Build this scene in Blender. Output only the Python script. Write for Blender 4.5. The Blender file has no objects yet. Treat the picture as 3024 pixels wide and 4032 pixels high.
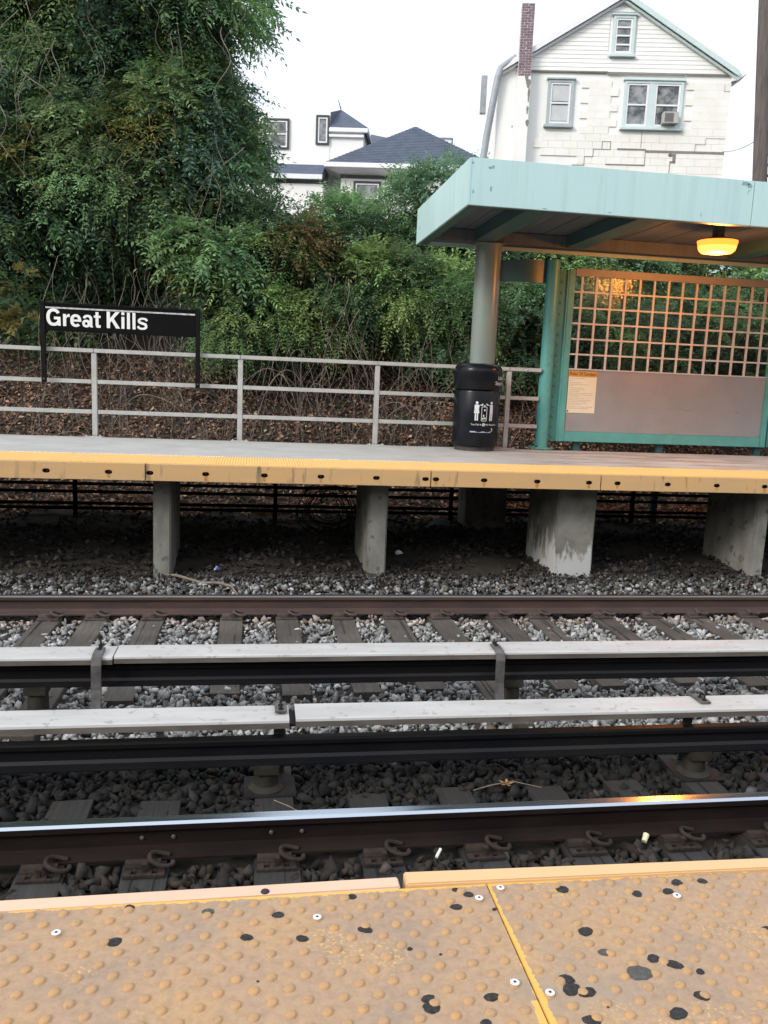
import bpy, bmesh, math, random
import numpy as np
from mathutils import Vector, Matrix

random.seed(7)
RNG = np.random.default_rng(11)
S = bpy.context.scene
COL = S.collection

# ------------------------------------------------------------------ camera
EYE = Vector((0.0, 0.0, 1.03))
RIGHT = Vector((0.98774, -0.15051, 0.04138))
DOWN = Vector((0.01586, -0.16698, -0.98583))
FWD = Vector((0.15528, 0.97441, -0.16254))
cd = bpy.data.cameras.new('camera')
cd.sensor_fit = 'VERTICAL'
cd.sensor_height = 24.0
cd.sensor_width = 18.0
cd.lens = 24.0 * 3270.0 / 4032.0
cd.clip_start = 0.05
cd.clip_end = 600
cam = bpy.data.objects.new('camera', cd)
COL.objects.link(cam)
cam.matrix_world = Matrix(((RIGHT.x, -DOWN.x, -FWD.x, EYE.x),
                           (RIGHT.y, -DOWN.y, -FWD.y, EYE.y),
                           (RIGHT.z, -DOWN.z, -FWD.z, EYE.z),
                           (0, 0, 0, 1)))
S.camera = cam

# ------------------------------------------------------------------ sky and sun
SUN_ELEV = math.radians(30)
SUN_AZ = math.radians(236)          # compass direction the light comes from, clockwise from +Y
w = bpy.data.worlds.new('World')
S.world = w
w.use_nodes = True
nt = w.node_tree
bg = nt.nodes['Background']
sky = nt.nodes.new('ShaderNodeTexSky')
sky.sky_type = 'NISHITA'
sky.sun_disc = False
sky.sun_elevation = SUN_ELEV
sky.sun_rotation = SUN_AZ
sky.air_density = 1.0
sky.dust_density = 4.0
sky.ozone_density = 1.0
hs = nt.nodes.new('ShaderNodeHueSaturation')
hs.inputs['Saturation'].default_value = 0.6
nt.links.new(sky.outputs[0], hs.inputs['Color'])
cl = nt.nodes.new('ShaderNodeMix')                     # thin even cloud over the whole sky
cl.data_type = 'RGBA'
cl.inputs[0].default_value = 0.7
tcn = nt.nodes.new('ShaderNodeTexCoord')
sxyz = nt.nodes.new('ShaderNodeSeparateXYZ')
nt.links.new(tcn.outputs['Generated'], sxyz.inputs[0])
cr_ = nt.nodes.new('ShaderNodeMapRange')               # overcast: brighter overhead than at the horizon
cr_.inputs['From Min'].default_value = 0.0
cr_.inputs['From Max'].default_value = 1.0
cr_.inputs['To Min'].default_value = 0.78
cr_.inputs['To Max'].default_value = 1.5
nt.links.new(sxyz.outputs['Z'], cr_.inputs['Value'])
cm = nt.nodes.new('ShaderNodeVectorMath')
cm.operation = 'SCALE'
cm.inputs[0].default_value = (7.4, 7.9, 8.6)
nt.links.new(cr_.outputs[0], cm.inputs['Scale'])
nt.links.new(cm.outputs[0], cl.inputs[7])
nt.links.new(hs.outputs[0], cl.inputs[6])
nt.links.new(cl.outputs[2], bg.inputs[0])
bg.inputs[1].default_value = 0.15
sd = bpy.data.lights.new('sun', 'SUN')
sd.energy = 1.45
sd.angle = math.radians(14)
sd.color = (1.0, 0.955, 0.90)
sun = bpy.data.objects.new('sun', sd)
COL.objects.link(sun)
sv = Vector((math.sin(SUN_AZ) * math.cos(SUN_ELEV), math.cos(SUN_AZ) * math.cos(SUN_ELEV), math.sin(SUN_ELEV)))
sun.rotation_euler = sv.to_track_quat('Z', 'Y').to_euler()
S.view_settings.view_transform = 'Standard'
S.view_settings.look = 'None'
S.view_settings.gamma = 1.0
S.view_settings.use_curve_mapping = False
S.view_settings.exposure = 0.3
S.render.engine = 'CYCLES'

# ------------------------------------------------------------------ materials
MATS = {}


def new_mat(name):
    m = bpy.data.materials.new(name)
    m.use_nodes = True
    return m, m.node_tree, m.node_tree.nodes['Principled BSDF']


def noise(nt, scale, detail=4, rough=0.6, vec=None, stretch=None):
    n = nt.nodes.new('ShaderNodeTexNoise')
    n.inputs['Scale'].default_value = scale
    n.inputs['Detail'].default_value = detail
    n.inputs['Roughness'].default_value = rough
    g = nt.nodes.new('ShaderNodeNewGeometry')
    if stretch:
        mp = nt.nodes.new('ShaderNodeMapping')
        mp.inputs['Scale'].default_value = stretch
        nt.links.new(g.outputs['Position'], mp.inputs['Vector'])
        nt.links.new(mp.outputs[0], n.inputs['Vector'])
    else:
        nt.links.new(g.outputs['Position'], n.inputs['Vector'])
    return n


def ramp(nt, fac, stops):
    r = nt.nodes.new('ShaderNodeValToRGB')
    el = r.color_ramp.elements
    while len(el) < len(stops):
        el.new(0.5)
    for e, (p, c) in zip(el, stops):
        e.position = p
        e.color = (*c, 1) if len(c) == 3 else c
    nt.links.new(fac, r.inputs[0])
    return r


def mix(nt, fac, a, b, mode='MIX'):
    m = nt.nodes.new('ShaderNodeMix')
    m.data_type = 'RGBA'
    m.blend_type = mode
    for sock, val in ((m.inputs[0], fac), (m.inputs[6], a), (m.inputs[7], b)):
        if hasattr(val, 'is_output'):
            nt.links.new(val, sock)
        elif isinstance(val, (int, float)):
            sock.default_value = val
        else:
            sock.default_value = (*val, 1)
    return m.outputs[2]


def math_n(nt, op, a, b=None, c=None, clamp=False):
    m = nt.nodes.new('ShaderNodeMath')
    m.operation = op
    m.use_clamp = clamp
    for i, v in enumerate((a, b, c)):
        if v is None:
            continue
        if hasattr(v, 'is_output'):
            nt.links.new(v, m.inputs[i])
        else:
            m.inputs[i].default_value = v
    return m.outputs[0]


def pos_xyz(nt):
    g = nt.nodes.new('ShaderNodeNewGeometry')
    s = nt.nodes.new('ShaderNodeSeparateXYZ')
    nt.links.new(g.outputs['Position'], s.inputs[0])
    return s.outputs


def add_bump(nt, b, height, strength, dist=0.01):
    bp = nt.nodes.new('ShaderNodeBump')
    bp.inputs['Strength'].default_value = strength
    bp.inputs['Distance'].default_value = dist
    nt.links.new(height, bp.inputs['Height'])
    nt.links.new(bp.outputs[0], b.inputs['Normal'])


def mat(name, c1, c2=None, scale=6, rough=0.7, metal=0.0, bump=0.0, bscale=60, stretch=None, lo=0.35, hi=0.65,
        c3=None, s3=25, t3=0.68, spec=0.5, detail=5):
    """two tones mixed by noise, an optional third tone in specks"""
    m, nt, b = new_mat(name)
    c2 = c2 or tuple(x * 0.75 for x in c1)
    n = noise(nt, scale, detail, 0.62, stretch=stretch)
    r = ramp(nt, n.outputs['Fac'], [(lo, c1), (hi, c2)])
    out = r.outputs[0]
    if c3:
        n3 = noise(nt, s3, 3, 0.5)
        f = ramp(nt, n3.outputs['Fac'], [(t3, (0, 0, 0)), (t3 + 0.05, (1, 1, 1))])
        out = mix(nt, f.outputs[0], out, c3)
    nt.links.new(out, b.inputs['Base Color'])
    b.inputs['Roughness'].default_value = rough
    b.inputs['Metallic'].default_value = metal
    b.inputs['Specular IOR Level'].default_value = spec
    if bump:
        nb = noise(nt, bscale, 4, 0.6, stretch=stretch)
        add_bump(nt, b, nb.outputs['Fac'], bump)
    MATS[name] = m
    return m


def attr_mat(name, rough=0.8, trans=0.0, bump=0.0, bscale=80, spec=0.3, var=0.0):
    m, nt, b = new_mat(name)
    a = nt.nodes.new('ShaderNodeAttribute')
    a.attribute_name = 'tint'
    out = a.outputs['Color']
    if var:
        n = noise(nt, 90, 4, 0.7)
        r = ramp(nt, n.outputs['Fac'], [(0.3, (1 - var,) * 3), (0.7, (1 + var,) * 3)])
        out = mix(nt, 1.0, out, r.outputs[0], 'MULTIPLY')
    nt.links.new(out, b.inputs['Base Color'])
    b.inputs['Roughness'].default_value = rough
    b.inputs['Specular IOR Level'].default_value = spec
    if bump:
        nb = noise(nt, bscale, 4, 0.65)
        add_bump(nt, b, nb.outputs['Fac'], bump, 0.006)
    if trans:
        t = nt.nodes.new('ShaderNodeBsdfTranslucent')
        nt.links.new(out, t.inputs['Color'])
        mx = nt.nodes.new('ShaderNodeMixShader')
        mx.inputs[0].default_value = trans
        nt.links.new(b.outputs[0], mx.inputs[1])
        nt.links.new(t.outputs[0], mx.inputs[2])
        nt.links.new(mx.outputs[0], nt.nodes['Material Output'].inputs['Surface'])
    MATS[name] = m
    return m


mat('concrete', (0.27, 0.265, 0.235), (0.17, 0.165, 0.142), 4.5, 0.9, bump=0.35, bscale=90, c3=(0.12, 0.115, 0.095), s3=8, t3=0.6, stretch=(1, 1, .45))
def deck_mat():
    m, nt, b = new_mat('deck')
    n = noise(nt, 2.2, 5, 0.62)
    c = ramp(nt, n.outputs['Fac'], [(0.35, (0.43, 0.43, 0.405)), (0.65, (0.36, 0.355, 0.335))]).outputs[0]
    n3 = noise(nt, 28, 3, 0.5)
    c = mix(nt, ramp(nt, n3.outputs['Fac'], [(0.68, (0, 0, 0)), (0.73, (1, 1, 1))]).outputs[0], c, (0.25, 0.24, 0.22))
    x, y, z = pos_xyz(nt)
    n4 = noise(nt, 1.6, 5, 0.65, stretch=(.6, 2.2, 1))   # brown blotches, stronger towards the shelter
    f = math_n(nt, 'MULTIPLY', ramp(nt, n4.outputs['Fac'], [(0.42, (0, 0, 0)), (0.66, (1, 1, 1))]).outputs[0],
               ramp(nt, math_n(nt, 'MULTIPLY_ADD', x, 0.5, -1.3), [(0.1, (0.12,) * 3), (0.7, (0.75,) * 3)]).outputs[0])
    c = mix(nt, f, c, (0.17, 0.145, 0.125))
    nt.links.new(c, b.inputs['Base Color'])
    b.inputs['Roughness'].default_value = 0.9
    add_bump(nt, b, noise(nt, 140, 4, 0.6).outputs['Fac'], 0.1)
    MATS['deck'] = m


deck_mat()
mat('soil', (0.045, 0.036, 0.028), (0.022, 0.018, 0.014), 5, 0.95, bump=0.6, bscale=25)
mat('aluminium', (0.46, 0.455, 0.43), (0.38, 0.375, 0.355), 9, 0.45, metal=0.0, bump=0.03, c3=(0.38, 0.37, 0.34), s3=30, t3=0.7)
mat('black_paint', (0.005, 0.005, 0.0055), (0.008, 0.008, 0.008), 10, 0.55, spec=0.12)
mat('sign_black', (0.005, 0.0055, 0.006), (0.007, 0.007, 0.007), 5, 0.6, c3=(0.03, 0.027, 0.024), s3=45, t3=0.76, spec=0.06)
mat('white_paint', (0.80, 0.80, 0.79), (0.74, 0.74, 0.73), 8, 0.5)
mat('stripe_white', (0.62, 0.63, 0.64), (0.30, 0.31, 0.32), 22, 0.5)
mat('teal_paint', (0.105, 0.35, 0.32), (0.085, 0.295, 0.275), 5, 0.4, bump=0.03, bscale=30, c3=(0.07, 0.22, 0.205), s3=17, t3=0.66)  # fascia teal again, canopy shade put into the colour
mat('teal_dark', (0.05, 0.115, 0.125), (0.04, 0.095, 0.105), 4, 0.4)
mat('column_paint', (0.23, 0.275, 0.245), (0.19, 0.235, 0.21), 3, 0.3, stretch=(1, 1, 0.2))
mat('paint_loss', (0.20, 0.33, 0.33), (0.26, 0.38, 0.38), 60, 0.8)
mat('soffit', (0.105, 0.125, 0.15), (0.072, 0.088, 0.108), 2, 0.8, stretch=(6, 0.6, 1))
mat('panel_grey', (0.27, 0.275, 0.28), (0.24, 0.245, 0.25), 3, 0.55)
mat('scratch_grey', (0.20, 0.185, 0.18), (0.30, 0.28, 0.27), 20, 0.7)
mat('channel_teal', (0.06, 0.235, 0.215), (0.05, 0.20, 0.185), 4, 0.4)
mat('grid_metal', (0.58, 0.58, 0.57), (0.50, 0.50, 0.49), 12, 0.5)
mat('can_black', (0.007, 0.008, 0.011), (0.012, 0.013, 0.017), 6, 0.25, stretch=(1, 1, 0.4), spec=0.2)
mat('can_base', (0.03, 0.026, 0.024), (0.055, 0.047, 0.04), 14, 0.7)
mat('decal_white', (0.66, 0.67, 0.68), (0.58, 0.59, 0.60), 20, 0.55)
mat('decal_green', (0.05, 0.22, 0.13), (0.04, 0.17, 0.10), 20, 0.55)
mat('decal_lilac', (0.42, 0.42, 0.60), (0.30, 0.36, 0.52), 12, 0.5)
mat('paper', (0.72, 0.66, 0.50), (0.67, 0.60, 0.44), 4, 0.6)
mat('print_grey', (0.36, 0.33, 0.25), (0.48, 0.44, 0.33), 60, 0.7)
mat('poster_head', (0.60, 0.30, 0.035), (0.55, 0.27, 0.03), 6, 0.6)
mat('ink', (0.06, 0.045, 0.03), (0.05, 0.04, 0.03), 6, 0.6)
mat('rail_rust', (0.075, 0.044, 0.034), (0.045, 0.028, 0.023), 6, 0.75, bump=0.25, bscale=70, stretch=(0.3, 1, 1))
mat('plate_rust', (0.085, 0.058, 0.045), (0.045, 0.033, 0.027), 12, 0.8, bump=0.3, bscale=70)
mat('steel_dark', (0.020, 0.019, 0.019), (0.012, 0.012, 0.012), 12, 0.6, bump=0.1, spec=0.25)
mat('steel_worn', (0.12, 0.115, 0.108), (0.06, 0.057, 0.053), 14, 0.55, bump=0.1)
mat('third_rail', (0.007, 0.007, 0.009), (0.012, 0.011, 0.011), 3, 0.4, stretch=(0.5, 1, 1), spec=0.25)
mat('rail_shaded', (0.022, 0.0155, 0.0135), (0.012, 0.009, 0.0085), 6, 0.8, bump=0.25, bscale=70, stretch=(0.3, 1, 1), spec=0.06)  # close-track copy of the rail rust, shade put into the colour
mat('plate_shaded', (0.042, 0.031, 0.025), (0.022, 0.017, 0.0145), 12, 0.85, bump=0.3, bscale=70, spec=0.25)  # close-track copy of the plate rust with painted shade
mat('cover_board', (0.48, 0.47, 0.455), (0.40, 0.39, 0.375), 5, 0.5, stretch=(0.4, 2, 2), c3=(0.33, 0.315, 0.29), s3=16, t3=0.62)
mat('cover_lip', (0.15, 0.128, 0.11), (0.085, 0.07, 0.06), 8, 0.7, stretch=(0.4, 1, 2))
mat('insulator', (0.034, 0.030, 0.022), (0.018, 0.016, 0.013), 9, 0.6, spec=0.3)
mat('branch', (0.24, 0.20, 0.155), (0.15, 0.12, 0.09), 20, 0.9)
mat('vine', (0.27, 0.225, 0.185), (0.14, 0.112, 0.088), 6, 0.9)
mat('bark', (0.075, 0.058, 0.045), (0.04, 0.03, 0.024), 12, 0.95, bump=0.5, bscale=30)
mat('gum', (0.018, 0.017, 0.017), (0.055, 0.052, 0.050), 160, 0.85, bump=0.8, bscale=240, lo=.42, hi=.7)
mat('gum_grey', (0.105, 0.10, 0.095), (0.07, 0.066, 0.062), 120, 0.85, bump=0.7, bscale=200)
mat('screw_metal', (0.70, 0.71, 0.72), (0.6, 0.6, 0.61), 30, 0.35)
mat('house_white', (0.84, 0.84, 0.82), (0.80, 0.80, 0.77), 1.2, 0.8, bump=0.05)
mat('block_white', (0.84, 0.83, 0.78), (0.77, 0.755, 0.69), 1.5, 0.85, bump=0.15, bscale=40)
mat('crack', (0.27, 0.25, 0.22), (0.19, 0.18, 0.16), 6, 0.9)
mat('trim_teal', (0.58, 0.69, 0.68), (0.52, 0.63, 0.62), 5, 0.6)
mat('trim_grey', (0.42, 0.48, 0.48), (0.34, 0.40, 0.41), 5, 0.6)
mat('gutter_grey', (0.36, 0.39, 0.42), (0.27, 0.29, 0.31), 3, 0.5)
mat('brick', (0.25, 0.175, 0.20), (0.15, 0.10, 0.125), 9, 0.85, bump=0.2)
mat('mortar', (0.62, 0.59, 0.59), (0.54, 0.51, 0.51), 12, 0.95)
mat('slate_roof', (0.085, 0.105, 0.150), (0.062, 0.078, 0.115), 3, 0.85, bump=0.3, bscale=14)  # blue lift of distant haze put into the roof colour
mat('trim_white', (0.80, 0.81, 0.82), (0.74, 0.75, 0.77), 3, 0.55)
mat('trim_dark', (0.035, 0.04, 0.04), (0.05, 0.055, 0.055), 8, 0.6)
mat('blind', (0.55, 0.57, 0.57), (0.48, 0.50, 0.50), 4, 0.7)
mat('ac_grey', (0.50, 0.49, 0.46), (0.36, 0.36, 0.34), 30, 0.6)
mat('pole_wood', (0.15, 0.125, 0.115), (0.085, 0.07, 0.066), 5, 0.9, stretch=(4, 4, 0.3), bump=0.3, bscale=30)
mat('wrapper_blue', (0.03, 0.10, 0.45), (0.55, 0.58, 0.62), 30, 0.4, lo=0.5, hi=0.55)
mat('litter_white', (0.75, 0.75, 0.73), (0.62, 0.62, 0.60), 15, 0.6)
mat('litter_cream', (0.68, 0.60, 0.33), (0.74, 0.70, 0.52), 12, 0.4)
mat('leaf_orange', (0.48, 0.22, 0.09), (0.38, 0.18, 0.07), 20, 0.8)
mat('sheet_blue', (0.10, 0.125, 0.15), (0.07, 0.085, 0.10), 6, 0.6)
attr_mat('stone', 0.88, bump=0.5, bscale=70, var=0.25)
attr_mat('leaf', 0.7, trans=0.33, spec=0.18)
attr_mat('dead_leaf', 0.9, trans=0.1, spec=0.15)

# far tactile strip and fibreglass edge boards, near worn tactile panel: own node trees


def edge_mat(name, base, worn, streak):
    m, nt, b = new_mat(name)
    n = noise(nt, 3, 4, 0.6, stretch=(0.7, 1, 3))
    c = ramp(nt, n.outputs['Fac'], [(0.35, base), (0.7, worn)]).outputs[0]
    if streak:                                         # black rubbed scuffs, tall and narrow
        n2 = noise(nt, 5.0, 3, 0.55, stretch=(2.2, 1, 0.35))
        n3 = noise(nt, 0.55, 1, 0.5)
        f = math_n(nt, 'MULTIPLY', ramp(nt, n2.outputs['Fac'], [(0.60, (0, 0, 0)), (0.68, (1, 1, 1))]).outputs[0],
                   ramp(nt, n3.outputs['Fac'], [(0.42, (0, 0, 0)), (0.55, (1, 1, 1))]).outputs[0])
        c = mix(nt, math_n(nt, 'MULTIPLY', f, 0.8), c, (0.10, 0.085, 0.065))
    nt.links.new(c, b.inputs['Base Color'])
    b.inputs['Roughness'].default_value = 0.55
    MATS[name] = m


edge_mat('edge_far', (0.62, 0.375, 0.16), (0.56, 0.36, 0.18), True)
edge_mat('edge_near', (0.68, 0.46, 0.32), (0.62, 0.42, 0.295), False)
edge_mat('edge_near_orange', (0.68, 0.43, 0.215), (0.62, 0.40, 0.20), False)
mat('rust_stain', (0.42, 0.16, 0.04), (0.55, 0.28, 0.08), 26, 0.85)
mat('yellow_far', (0.70, 0.43, 0.135), (0.64, 0.40, 0.15), 2.5, 0.7, c3=(0.48, 0.33, 0.16), s3=19, t3=0.69)

JOINT_X = 0.489


def tactile_mat(name):
    m, nt, b = new_mat(name)
    x, y, z = pos_xyz(nt)
    n1 = noise(nt, 5.5, 5, 0.62)
    c = ramp(nt, n1.outputs['Fac'], [(0.28, (0.30, 0.220, 0.162)), (0.48, (0.375, 0.252, 0.160)), (0.70, (0.435, 0.272, 0.140))]).outputs[0]
    n2 = noise(nt, 60, 4, 0.7)                        # grime speckle
    c = mix(nt, 1.0, c, ramp(nt, n2.outputs['Fac'], [(0.3, (0.82, 0.80, 0.78)), (0.6, (1.05, 1.05, 1.05))]).outputs[0], 'MULTIPLY')
    n3 = noise(nt, 2.6, 3, 0.6)                       # grey traffic stains
    c = mix(nt, math_n(nt, 'MULTIPLY', ramp(nt, n3.outputs['Fac'], [(0.56, (0, 0, 0)), (0.72, (1, 1, 1))]).outputs[0], 0.55), c, (0.27, 0.235, 0.19))
    # paint left where shoes do not rub: beside the joint, along the edge board, in flecks
    n4 = noise(nt, 45, 4, 0.7)
    d = math_n(nt, 'SUBTRACT', x, JOINT_X)
    d = math_n(nt, 'ADD', d, math_n(nt, 'MULTIPLY', math_n(nt, 'SUBTRACT', n4.outputs['Fac'], 0.5), 0.022))
    wid = math_n(nt, 'MULTIPLY_ADD', math_n(nt, 'SUBTRACT', 1.5, y), 0.022, 0.006)
    f1 = math_n(nt, 'MULTIPLY', math_n(nt, 'LESS_THAN', d, wid),
                math_n(nt, 'GREATER_THAN', d, math_n(nt, 'MULTIPLY', wid, math_n(nt, 'MULTIPLY_ADD', math_n(nt, 'LESS_THAN', y, 1.19), -1.0, -0.12))))
    f2 = math_n(nt, 'GREATER_THAN', math_n(nt, 'ADD', y, math_n(nt, 'MULTIPLY', math_n(nt, 'SUBTRACT', n4.outputs['Fac'], 0.5), 0.03)), 1.5085)
    n5 = noise(nt, 130, 3, 0.6)
    n6 = noise(nt, 4.2, 2, 0.5)
    f3 = math_n(nt, 'MULTIPLY', ramp(nt, n5.outputs['Fac'], [(0.56, (0, 0, 0)), (0.6, (1, 1, 1))]).outputs[0],
                ramp(nt, n6.outputs['Fac'], [(0.57, (0, 0, 0)), (0.66, (1, 1, 1))]).outputs[0])
    f = math_n(nt, 'MAXIMUM', math_n(nt, 'MAXIMUM', f1, f2), math_n(nt, 'MULTIPLY', f3, 0.75))
    c = mix(nt, f, c, (0.68, 0.40, 0.09))
    nt.links.new(c, b.inputs['Base Color'])
    b.inputs['Roughness'].default_value = 0.75
    add_bump(nt, b, noise(nt, 260, 4, 0.7).outputs['Fac'], 0.25, 0.004)
    MATS[name] = m


tactile_mat('tactile_worn')
mat('dome_paint', (0.46, 0.262, 0.108), (0.36, 0.225, 0.125), 40, 0.7, bump=0.15, bscale=200, c3=(0.30, 0.20, 0.12), s3=70, t3=0.64)


def fascia_mat():
    m, nt, b = new_mat('fascia_teal_lit')
    n = noise(nt, 1.4, 4, 0.6, stretch=(1, 1, 0.3))
    c = ramp(nt, n.outputs['Fac'], [(0.3, (0.50, 0.69, 0.685)), (0.7, (0.46, 0.65, 0.65))]).outputs[0]  # paler than the posts: light on the fascia put into the paint
    n2 = noise(nt, 3.2, 3, 0.5, stretch=(2, 1.4, 0.8))    # chipped spots
    n5 = noise(nt, 1.0, 4, 0.65, stretch=(9, 9, .5))      # rain streaks and grime
    c = mix(nt, math_n(nt, 'MULTIPLY', ramp(nt, n5.outputs['Fac'], [(0.5, (0, 0, 0)), (0.72, (1, 1, 1))]).outputs[0], 0.22), c, (0.24, 0.36, 0.37))
    c = mix(nt, ramp(nt, n2.outputs['Fac'], [(0.745, (0, 0, 0)), (0.76, (1, 1, 1))]).outputs[0], c, (0.19, 0.33, 0.33))
    nt.links.new(c, b.inputs['Base Color'])
    b.inputs['Roughness'].default_value = 0.45
    MATS['fascia_teal_lit'] = m


fascia_mat()


def pier_white_mat():
    """concrete with pale lime run-off climbing from the foot"""
    m, nt, b = new_mat('concrete_lime')
    n = noise(nt, 3.5, 5, 0.6)
    c = ramp(nt, n.outputs['Fac'], [(0.35, (0.25, 0.245, 0.21)), (0.65, (0.14, 0.135, 0.11))]).outputs[0]
    x, y, z = pos_xyz(nt)
    n2 = noise(nt, 5.5, 4, 0.6, stretch=(1.6, 1.6, 0.55))
    h = math_n(nt, 'ADD', z, math_n(nt, 'MULTIPLY', math_n(nt, 'SUBTRACT', n2.outputs['Fac'], 0.5), 1.5))
    f = ramp(nt, math_n(nt, 'MULTIPLY_ADD', h, -2.2, -1.9), [(0.0, (0, 0, 0)), (0.35, (1, 1, 1))]).outputs[0]
    c = mix(nt, math_n(nt, 'MULTIPLY', f, 0.75), c, (0.58, 0.58, 0.57))
    nt.links.new(c, b.inputs['Base Color'])
    b.inputs['Roughness'].default_value = 0.9
    add_bump(nt, b, noise(nt, 60, 4, 0.6).outputs['Fac'], 0.25)
    MATS['concrete_lime'] = m


pier_white_mat()


def wood_mat(name, c1, c2):
    m, nt, b = new_mat(name)
    n = noise(nt, 9, 5, 0.7, stretch=(5, 0.35, 5))
    n2 = noise(nt, 1.7, 2, 0.5)
    c = ramp(nt, n.outputs['Fac'], [(0.3, c1), (0.7, c2)]).outputs[0]
    c = mix(nt, 1.0, c, ramp(nt, n2.outputs['Fac'], [(0.3, (0.6, 0.58, 0.56)), (0.7, (1.35, 1.3, 1.25))]).outputs[0], 'MULTIPLY')
    nt.links.new(c, b.inputs['Base Color'])
    b.inputs['Roughness'].default_value = 0.85
    add_bump(nt, b, n.outputs['Fac'], 0.5, 0.01)
    MATS[name] = m


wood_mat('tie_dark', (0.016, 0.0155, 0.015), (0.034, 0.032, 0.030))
wood_mat('tie_brown', (0.044, 0.040, 0.036), (0.092, 0.084, 0.074))


def steel_mat():
    m, nt, b = new_mat('rail_head_steel')
    b.inputs['Base Color'].default_value = (0.46, 0.50, 0.56, 1)
    b.inputs['Metallic'].default_value = 1.0
    n = noise(nt, 8, 3, 0.6, stretch=(0.3, 30, 1))
    r = ramp(nt, n.outputs['Fac'], [(0.3, (0.14,) * 3), (0.7, (0.24,) * 3)])
    nt.links.new(r.outputs[0], b.inputs['Roughness'])
    MATS['rail_head_steel'] = m


steel_mat()
mat('rail_head_dull', (0.20, 0.19, 0.185), (0.12, 0.11, 0.105), 9, 0.34, metal=0.85, stretch=(0.3, 20, 1))


def glass_mat():
    m, nt, b = new_mat('wired_glass')
    t = nt.nodes.new('ShaderNodeBsdfTransparent')
    t.inputs[0].default_value = (0.88, 0.89, 0.86, 1)
    g = nt.nodes.new('ShaderNodeBsdfGlossy')
    g.inputs['Roughness'].default_value = 0.05
    mx = nt.nodes.new('ShaderNodeMixShader')
    mx.inputs[0].default_value = 0.02
    n = noise(nt, 26, 3, 0.6)
    bp = nt.nodes.new('ShaderNodeBump')
    bp.inputs['Strength'].default_value = 0.5
    bp.inputs['Distance'].default_value = 0.01
    nt.links.new(n.outputs['Fac'], bp.inputs['Height'])
    nt.links.new(bp.outputs[0], g.inputs['Normal'])
    nt.links.new(t.outputs[0], mx.inputs[1])
    nt.links.new(g.outputs[0], mx.inputs[2])
    nt.links.new(mx.outputs[0], nt.nodes['Material Output'].inputs['Surface'])
    MATS['wired_glass'] = m


glass_mat()


def pane_mat():
    """dark window glass: reflects the sky, dim curtains behind"""
    m, nt, b = new_mat('window_glass')
    n = noise(nt, 3.0, 4, 0.6)
    c = ramp(nt, n.outputs['Fac'], [(0.4, (0.05, 0.055, 0.06)), (0.62, (0.30, 0.31, 0.31))]).outputs[0]
    nt.links.new(c, b.inputs['Base Color'])
    b.inputs['Roughness'].default_value = 0.08
    b.inputs['Specular IOR Level'].default_value = 0.8
    MATS['window_glass'] = m


pane_mat()


def lamp_mat(name, col, e):
    m, nt, b = new_mat(name)
    b.inputs['Base Color'].default_value = (0.9, 0.6, 0.3, 1)
    b.inputs['Emission Color'].default_value = (*col, 1)
    b.inputs['Emission Strength'].default_value = e
    MATS[name] = m


lamp_mat('sodium_lens', (1.0, 0.25, 0.03), 4.2)
lamp_mat('sodium_rim', (1.0, 0.22, 0.018), 2.2)

# ------------------------------------------------------------------ mesh helpers


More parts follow.
